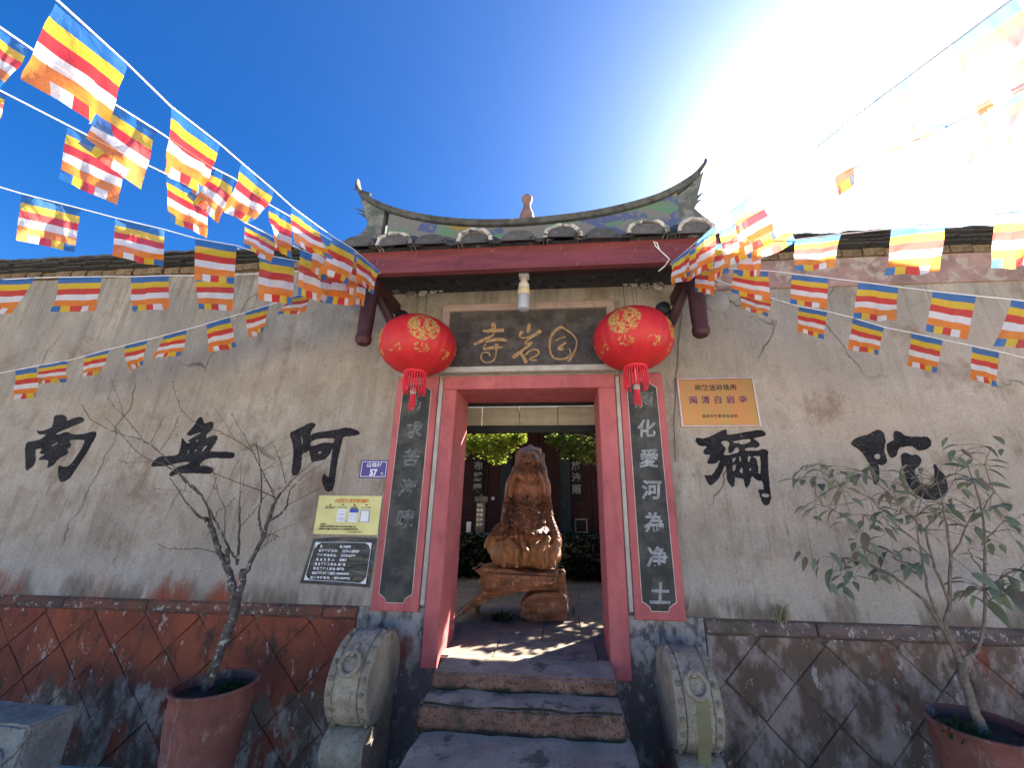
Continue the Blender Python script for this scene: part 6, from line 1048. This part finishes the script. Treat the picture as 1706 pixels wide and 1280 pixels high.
# ================================================================== COURTYARD SEEN THROUGH THE DOOR
cf=MB().box(-7,7,.04,11.5,-.2,.44).build('courtyard_floor',M_JOINT); tag(cf,kind='structure')
rng=random.Random(6)
base=MB().bbox(-.5,.5,-.5,.5,0,1,.0)
slab0=None
yy=.05; row=0
while yy<3.85:
    d=(.42,.46,.40,.5)[row%4]; xx=-2.6+(row%2)*.35
    while xx<1.6:
        w_=rng.choice((.55,.7,.8))
        o=MB().bbox(-w_/2+.006,w_/2-.006,-d/2+.006,d/2-.006,0,.012,.002)
        ob=o.build('paving_slab',M_PAVE,cf,loc=(xx+w_/2,yy+d/2,.44+rng.uniform(-.002,.002))); xx+=w_
    yy+=d; row+=1
# raised terrace
TR=thing('stone_terrace','low stone terrace edge with a pale coping behind the carved statue','terrace',(-.6,4.4,.44))
MB().box(-5,4,3.95,11,.44,1.03).build('core',M_PALESTONE,TR)
for i in range(8):
    a=-4.0+i*.85; MB().bbox(a+.004,a+.846,3.90,4.4,1.032,1.105,.008).build('coping_stone',M_PALESTONE,TR)
for j in range(2):
    for i in range(9):
        a=-4.2+i*.75+(j*.37); MB().bbox(a+.005,a+.745,3.915,3.99,.45+j*.29,.73+j*.29,.01).build('face_stone',M_PALESTONE,TR)
# hall
HL=thing('temple_hall','dark oxblood timber hall behind the statue, across the courtyard','hall',(-.7,7.5,1.03))
HY=6.2
for i in range(14):
    a=-4.9+i*.62; MB().bbox(a+.004,a+.616,HY,HY+.12,1.05,4.2,.008).build('wall_plank',M_HALLWALL,HL)
MB().box(-6,4.6,HY+.15,10.5,1.05,4.3).build('core',M_DARK,HL)
for x in (-3.6,-1.32,.06,2.4):
    MB().lathe([(.16,1.05),(.17,1.12),(.12,1.18),(.118,4.1)],18,(x,HY-.32,0)).build('column',M_HALLCOL,HL,smooth=True,angle=40)
MB().bbox(-6,4.6,HY-.42,HY-.22,3.55,3.85,.01).build('beam',M_DARK,HL)
MB().add([(-6.5,4.5,3.45),(5.2,4.5,3.45),(5.2,8.3,5.0),(-6.5,8.3,5.0),(-6.5,11.6,3.7),(5.2,11.6,3.7),(-6.5,4.5,3.58),(5.2,4.5,3.58),(5.2,8.3,5.15),(-6.5,8.3,5.15),(5.2,11.6,3.85),(-6.5,11.6,3.85)],
    [(0,1,2,3),(3,2,5,4),(6,9,8,7),(9,11,10,8),(0,6,7,1),(4,5,10,11),(1,7,8,2),(2,8,10,5),(0,3,9,6),(3,4,11,9)]).build('roof',M_TILEDK,HL)
MB().bbox(.27,.56,HY-.04,HY+.02,.99+.06,1.36,.01).build('shutter_frame',M_PLANK,HL); MB().box(.30,.53,HY-.05,HY-.041,1.08,1.33).build('shutter_panel',M_DARK,HL)
MB().bbox(-1.70,-1.63,HY-.02,HY,1.76,1.83,.003).build('switch_plate',M_PRINTW,HL)
for x,s_,lab_ in ((-2.05,'布慧雲','black couplet board with pale characters on the hall wall, left of the statue'),(.33,'施法雨','black couplet board with pale characters on the hall wall, right of the statue')):
    b=thing('hall_couplet',lab_,'couplet board',(x,HY-.06,1.75))
    MB().bbox(x-.13,x+.13,HY-.05,HY-.004,1.78,3.3,.008).build('board',M_DARK,b)
    for k,ch in enumerate(s_): text(ch,.22,M_GREYINK,b,(x,HY-.052,2.55-k*.27),'lettering',bold=.008)
# inscribed incense post on the terrace
ip=thing('incense_post','pale square stone post with a cap and carved characters, left of the statue','stone post',(-1.53,4.15,1.105))
m=MB(); m.bbox(-1.60,-1.46,4.08,4.22,1.106,1.66,.01); m.build('shaft',M_PALESTONE,ip)
MB().bbox(-1.635,-1.425,4.045,4.255,1.662,1.76,.02).build('cap',M_PALESTONE,ip)
MB().lathe([(.03,1.76),(.035,1.775),(.02,1.80),(.0,1.802)],12,(-1.53,4.15,0)).build('knob',M_PALESTONE,ip,smooth=True)
for k in range(5): 
    for c in (-.033,.033): text('功德無量福壽安康吉祥'[k*2+(c>0)],.06,M_PRINTW,ip,(-1.53+c,4.0775,1.60-k*.085),'lettering',bold=.002)
w_=MB().bbox(-1.87,-1.79,4.5,4.56,1.106,1.30,.006).build('white_tin',M_PRINTW); tag(w_,'small white container on the terrace edge behind the left door jamb','container')
# planting at the foot of the terrace
def shrub_mass(x0,x1,y0,y1,z0,z1,n,seed,mat,name,label,cat,size=.06):
    q=random.Random(seed); m=MB()
    for _ in range(n):
        x=q.uniform(x0,x1); y=q.uniform(y0,y1); z=z0+(z1-z0)*q.random()**1.3; a=q.uniform(0,6.28); L=size*q.uniform(.6,1.4); up=q.uniform(.1,.9)
        dx,dy=math.cos(a)*L,math.sin(a)*L; px,py=-math.sin(a)*L*.28,math.cos(a)*L*.28
        m.add([(x,y,z),(x+dx*.5+px,y+dy*.5+py,z+L*up*.6),(x+dx,y+dy,z+L*up*.7),(x+dx*.5-px,y+dy*.5-py,z+L*up*.6)],[(0,1,2,3)])
    return tag(m.build(name,mat),label,cat,kind='stuff')
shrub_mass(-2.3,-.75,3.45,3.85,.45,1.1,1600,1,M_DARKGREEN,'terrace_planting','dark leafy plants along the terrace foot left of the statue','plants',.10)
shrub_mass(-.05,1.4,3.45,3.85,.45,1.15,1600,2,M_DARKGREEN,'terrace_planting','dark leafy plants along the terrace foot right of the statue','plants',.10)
tuft(-.62,1.05,.455,.10,60,.09,'bright grass tuft growing under the statue base')
# trees
def court_tree(x,y,z0,branches,clumps,seed,mat,label,n,wt=0):
    t=thing('courtyard_tree',label,'tree',(x,y,.44)); q=random.Random(seed)
    m=MB(); m.tube([(x,y,.45),(x+.03,y,1.2),(x,y+.02,z0)],[.06,.05,.04],8)
    for b in branches: m.tube(b,[.035,.022,.012][:len(b)],6)
    m.build('trunk',M_STEM,t,smooth=True)
    m=MB()
    for _ in range(n):
        c=q.choice(clumps[:5]) if (wt and q.random()<wt) else q.choice(clumps[5:] if wt else clumps)
        while True:
            d=Vector((q.uniform(-1,1),q.uniform(-1,1),q.uniform(-1,1)))
            if d.length<1: break
        d=d*(.55+.45*q.random()); p=Vector(c[:3])+Vector((d.x*c[3],d.y*c[3],d.z*c[4])); L=q.uniform(.035,.075)*(1.0 if c in clumps[:5] or not wt else 2.1); a=q.uniform(0,6.28); up=q.uniform(-.6,.6)
        dx,dy=math.cos(a)*L,math.sin(a)*L; px,py=-math.sin(a)*L*.36,math.cos(a)*L*.36
        m.add([p,p+Vector((dx*.5+px,dy*.5+py,L*up*.5)),p+Vector((dx,dy,L*up)),p+Vector((dx*.5-px,dy*.5-py,L*up*.5))],[(0,1,2,3)])
    tag(m.build('foliage',mat,t),kind='stuff')
    return t
court_tree(-2.05,3.0,2.35,[[(-2.05,3.0,2.3),(-1.7,2.95,2.52),(-1.3,2.9,2.66)],[(-2.05,3.0,2.2),(-2.3,3.1,2.7),(-2.4,3.1,3.0)]],
  [(-1.62,2.8,2.52,.30,.22),(-1.30,2.9,2.50,.28,.24),(-1.05,2.85,2.38,.24,.22),(-.90,2.9,2.56,.22,.20),(-.72,2.95,2.65,.16,.12),(-1.9,3.1,2.62,.35,.3),(-1.4,3.2,2.82,.4,.3),(-2.3,3.2,2.82,.4,.3),(-1.0,3.2,2.87,.4,.22)],5,M_CROWN,'yellow green tree overhanging the courtyard left of the statue',5200)
court_tree(1.25,3.1,2.3,[[(1.25,3.1,2.25),(.7,3.0,2.6),(.2,2.95,2.72)],[(1.25,3.1,2.2),(1.6,3.2,2.8),(1.9,3.3,3.2)]],
  [(-.12,2.9,2.62,.15,.12),(.08,2.9,2.48,.22,.22),(.33,2.9,2.44,.26,.26),(.55,3.0,2.42,.28,.28),(.8,3.0,2.57,.3,.3),(.3,3.2,2.82,.4,.25),(1.2,3.2,2.72,.42,.3),(1.7,3.3,2.82,.42,.3),(1.3,3.6,3.07,.45,.3),(2.2,3.5,2.92,.45,.3),(.75,3.5,3.02,.4,.25),(2.6,3.3,2.72,.4,.3),(1.9,2.8,2.62,.35,.25),(2.0,3.3,4.0,.38,.28),(2.35,3.5,4.1,.38,.28),(1.7,3.1,3.8,.33,.24),(2.6,3.7,4.2,.35,.25)],9,M_CROWN2,'darker green tree overhanging the courtyard right of the statue',4200,.56)  # later clumps, out of view, added to dapple the floor and shade the drum
# ------------------------------------------------------------------ carved root statue
SX=-.39; SY=1.30
def X_(px): return SX+(px-880)*.0069
def Z_(py): return .452+(1027-py)*.00625
ST_=thing('root_statue','tall varnished root carving of a laughing seated monk on a slab base','statue',(SX,SY,.452))
def sculpt(parts,voxel,smooth_it,name,mat,noise_a=0.0,rid=False):
    m=MB()
    for p in parts:
        if p[0]=='e': m.ico(p[1],p[2],3)
        elif p[0]=='t': m.tube(p[1],p[2],12)
        elif p[0]=='p':
            poly,y0,y1=p[1:]; 
            s=sum(poly[a][0]*poly[(a+1)%len(poly)][1]-poly[(a+1)%len(poly)][0]*poly[a][1] for a in range(len(poly)))
            m.prism(poly if s>0 else poly[::-1],y0,y1)
    o=m.build('tmp',mat); md=o.modifiers.new('r','REMESH'); md.mode='VOXEL'; md.voxel_size=voxel; md.use_smooth_shade=True
    sm=o.modifiers.new('s','SMOOTH'); sm.iterations=smooth_it; sm.factor=.5
    me=bpy.data.meshes.new_from_object(o.evaluated_get(bpy.context.evaluated_depsgraph_get())); bpy.data.objects.remove(o)
    nors=[v.normal.copy() for v in me.vertices]; cos=[v.co.copy() for v in me.vertices]
    for vi,c in enumerate(cos):
        k=mnoise.noise(Vector((c.x*13,c.y*13,c.z*4)))+.5*mnoise.noise(Vector((c.x*30,c.y*30,c.z*12)))
        if rid=='grain':
            k=.9*mnoise.noise(Vector((c.x*3.2+mnoise.noise(Vector((c.x*2,c.y*3,c.z*6))),c.y*5,c.z*17)))+.5*mnoise.noise(Vector((c.x*6,c.y*10,c.z*45)))+.6*mnoise.noise(Vector((c.x*2.2,c.y*2,c.z*4)))
        elif rid:
            z=c.z; zone=max(0.0,min(1.0,(z-1.20)/.08))*max(0.0,min(1.0,(1.72-z)/.06)); f1=mnoise.noise(Vector((c.x*9+3*mnoise.noise(Vector((c.x*5,c.y*5,z*5))),c.y*9,z*7)))
            k=k*(.6+.4*zone)-zone*1.6*max(0,1-abs(f1)*5)-.9*(1-zone)*max(0,1-abs(mnoise.noise(Vector((c.x*7+9,c.y*7,z*2.5))))*7)*(1 if z<1.2 else .5)
        cos[vi]=c+nors[vi]*noise_a*k
    me.vertices.foreach_set('co',[t_ for c in cos for t_ in c]); me.update()
    me.polygons.foreach_set('use_smooth',[True]*len(me.polygons)); me.name=name
    if not me.materials: me.materials.append(mat)
    ob=bpy.data.objects.new(name,me); COL.objects.link(ob); ob.parent=ST_; ob.location=-wloc(ST_); return ob
E_=lambda px,py,dy,rx,ry,rz:('e',(X_(px),SY+dy,Z_(py)),(rx*.0069,ry,rz*.00625))
body=[E_(850,928,-.10,29,.20,25),E_(905,928,-.10,29,.20,25),E_(876,934,.02,50,.25,20),E_(824,915,-.02,12,.13,20),   # knees and lap
 E_(840,893,.0,13,.13,17),E_(926,908,-.02,9,.15,20),
 E_(880,897,.02,40,.20,18),E_(880,872,.03,33,.17,28),E_(880,846,.03,31,.16,22),                                         # robe
 E_(882,826,-.08,31,.19,25),E_(882,830,-.13,24,.15,18),E_(880,800,-.0,28,.15,20),                                         # belly, chest
 E_(869,797,-.11,11,.07,10),E_(893,797,-.11,11,.07,10),E_(880,782,.02,22,.13,12),
 E_(858,792,-.02,11,.10,18),E_(905,792,-.02,10,.10,20),E_(851,835,.02,8,.10,38),E_(911,835,.02,7,.10,38),
 E_(880,764,-.05,19,.125,16),E_(880,771,-.09,15,.10,10),E_(866,769,-.12,7.5,.055,6),E_(894,769,-.12,7.5,.055,6),E_(880,766,-.17,3.6,.035,4),   # head, cheeks, nose
 E_(860,770,-.02,4,.04,14),E_(900,770,-.02,4,.04,14),E_(880,782,-.09,9,.06,4),
 ('t',[(X_(868),SY-.16,Z_(759)),(X_(873),SY-.175,Z_(756.5)),(X_(878),SY-.17,Z_(759))],[.012,.014,.012]),('t',[(X_(882),SY-.17,Z_(759)),(X_(887),SY-.175,Z_(756.5)),(X_(892),SY-.16,Z_(759))],[.012,.014,.012]),
 E_(880,751,.03,23,.12,10)]
for a,b,c_,r in ((860,762,752,.045),(866,752,744,.045),(873,748,741,.05),(881,746,736,.05),(889,748,740,.045),(896,752,743,.05),(902,762,752,.04)):   # root crown
    body.append(('t',[(X_(a),SY+.06,Z_(b+14)),(X_(a+(880-a)*.1),SY+.02,Z_(b)),(X_(a+(a-880)*.12),SY+.05,Z_(c_))],[r,r*1.1,r*.55]))
for sx,k in ((-1,0),(1,1)):                                                                                              # robe edges, sleeves
    body.append(('t',[(X_(880+sx*24),SY-.10,Z_(788)),(X_(880+sx*31),SY-.14,Z_(812)),(X_(880+sx*33),SY-.13,Z_(840)),(X_(880+sx*36),SY-.12,Z_(872)),(X_(880+sx*44),SY-.10,Z_(898))],[.035,.045,.045,.05,.05]))
    body.append(('t',[(X_(880+sx*16),SY-.15,Z_(786)),(X_(880+sx*24),SY-.20,Z_(806)),(X_(880+sx*27),SY-.21,Z_(835))],[.02,.026,.026]))
for k in range(5):                                                                                                       # swags of cloth under the belly
    w=22+k*3; zc_=846+k*9
    body.append(('t',[(X_(880-w),SY-.12,Z_(zc_-5)),(X_(880-w*.5),SY-.205,Z_(zc_+4)),(X_(881),SY-.225,Z_(zc_+7)),(X_(880+w*.5),SY-.205,Z_(zc_+3)),(X_(880+w),SY-.12,Z_(zc_-6))],[.018,.024,.026,.024,.018]))
for pts in ([(838,880),(824,900),(818,918)],[(850,905),(866,920),(866,948)],[(840,908),(850,928),(846,948)],[(915,900),(903,920),(908,948)],[(928,905),(918,925),(922,945)],[(872,903),(880,922),(878,944)]):
    body.append(('t',[(X_(pts[0][0]),SY-.20,Z_(pts[0][1])),(X_(pts[1][0]),SY-.29,Z_(pts[1][1])),(X_(pts[2][0]),SY-.26,Z_(pts[2][1]))],[.03,.036,.03]))
for k in range(9): body.append(('e',(X_(848+k*8),SY-.225+.012*abs(k-4),Z_(898+2*math.sin(k))),(.024,.024,.024)))
for k in range(11): body.append(('e',(X_(860+k*4),SY-.175+.007*abs(k-5),Z_(806-.75*abs(k-5)**1.5)),(.017,.017,.017)))
body=[(p if p[0]!='e' or p[1][2]<1.32 else ('e',(SX+(p[1][0]-SX)*.93,p[1][1],p[1][2]),(p[2][0]*.93,p[2][1],p[2][2]))) for p in body]
sculpt(body,.0095,1,'figure',M_STATUE,.010,True)
P_=lambda L:[(X_(a),Z_(b)) for a,b in L]
def T_(*pts): return ('t',[(X_(a),SY+dy,Z_(b)) for a,b,dy,_ in pts],[r for *_,r in pts])
base1=[('p',P_([(872,1003),(882,990),(905,984),(930,983),(941,990),(942,1010),(939,1026),(885,1027),(868,1019)]),SY-.24,SY+.22),('p',P_([(895,985),(915,962),(938,957),(940,986)]),SY-.14,SY+.26),E_(910,1006,-.20,28,.10,17)]
sculpt(base1,.012,4,'lower_base',M_STATUE,.017,'grain')
base2=[('p',P_([(799,948),(806,953),(816,949),(850,951),(890,954),(927,955),(923,971),(903,979),(868,983),(842,990),(822,1001),(803,1011),(789,1019),(787,1012),(799,1001),(812,989),(815,978),(809,968),(813,962)]),SY-.30,SY+.20),
 ('p',P_([(822,955),(926,958),(921,969),(868,978),(838,986),(822,980)]),SY-.36,SY-.1),E_(806,1016,-.12,4,.05,9)]
sculpt(base2,.011,3,'upper_base',M_STATUE,.019,'grain')
for sx in (-1,1): MB().ico((SX+sx*.048,SY-.172,Z_(763)),(.020,.012,.007),1).build('eye',M_FACE,ST_,smooth=True)
MB().ico((SX,SY-.190,Z_(775.5)),(.042,.014,.016),2).build('mouth',M_FACE,ST_,smooth=True)
MB().ico((SX+.01,SY-.283,Z_(835)),(.014,.01,.012),1).build('navel',M_FACE,ST_,smooth=True)
# distant tree peeping over the right wall
t=thing('distant_tree','small dark treetop peeping over the right wall near the flags','tree',(16.4,14.0,0))
q=random.Random(12); MB().tube([(16.4,14,0),(16.5,14,6),(16.4,14,11.0)],[.3,.22,.1],8).build('trunk',M_BARK,t)
m=MB()
for _ in range(1500):
    d=Vector((q.gauss(0,.5),q.gauss(0,.5),q.gauss(0,.35))); p=Vector((16.4,14,11.2))+d; L=q.uniform(.08,.18); a=q.uniform(0,6.28); dx,dy=math.cos(a)*L,math.sin(a)*L
    m.add([p,p+Vector((dx*.5-dy*.3,dy*.5+dx*.3,.03)),p+Vector((dx,dy,.0)),p+Vector((dx*.5+dy*.3,dy*.5-dx*.3,.03))],[(0,1,2,3)])
tag(m.build('foliage',M_HAZYTREE,t),kind='stuff')
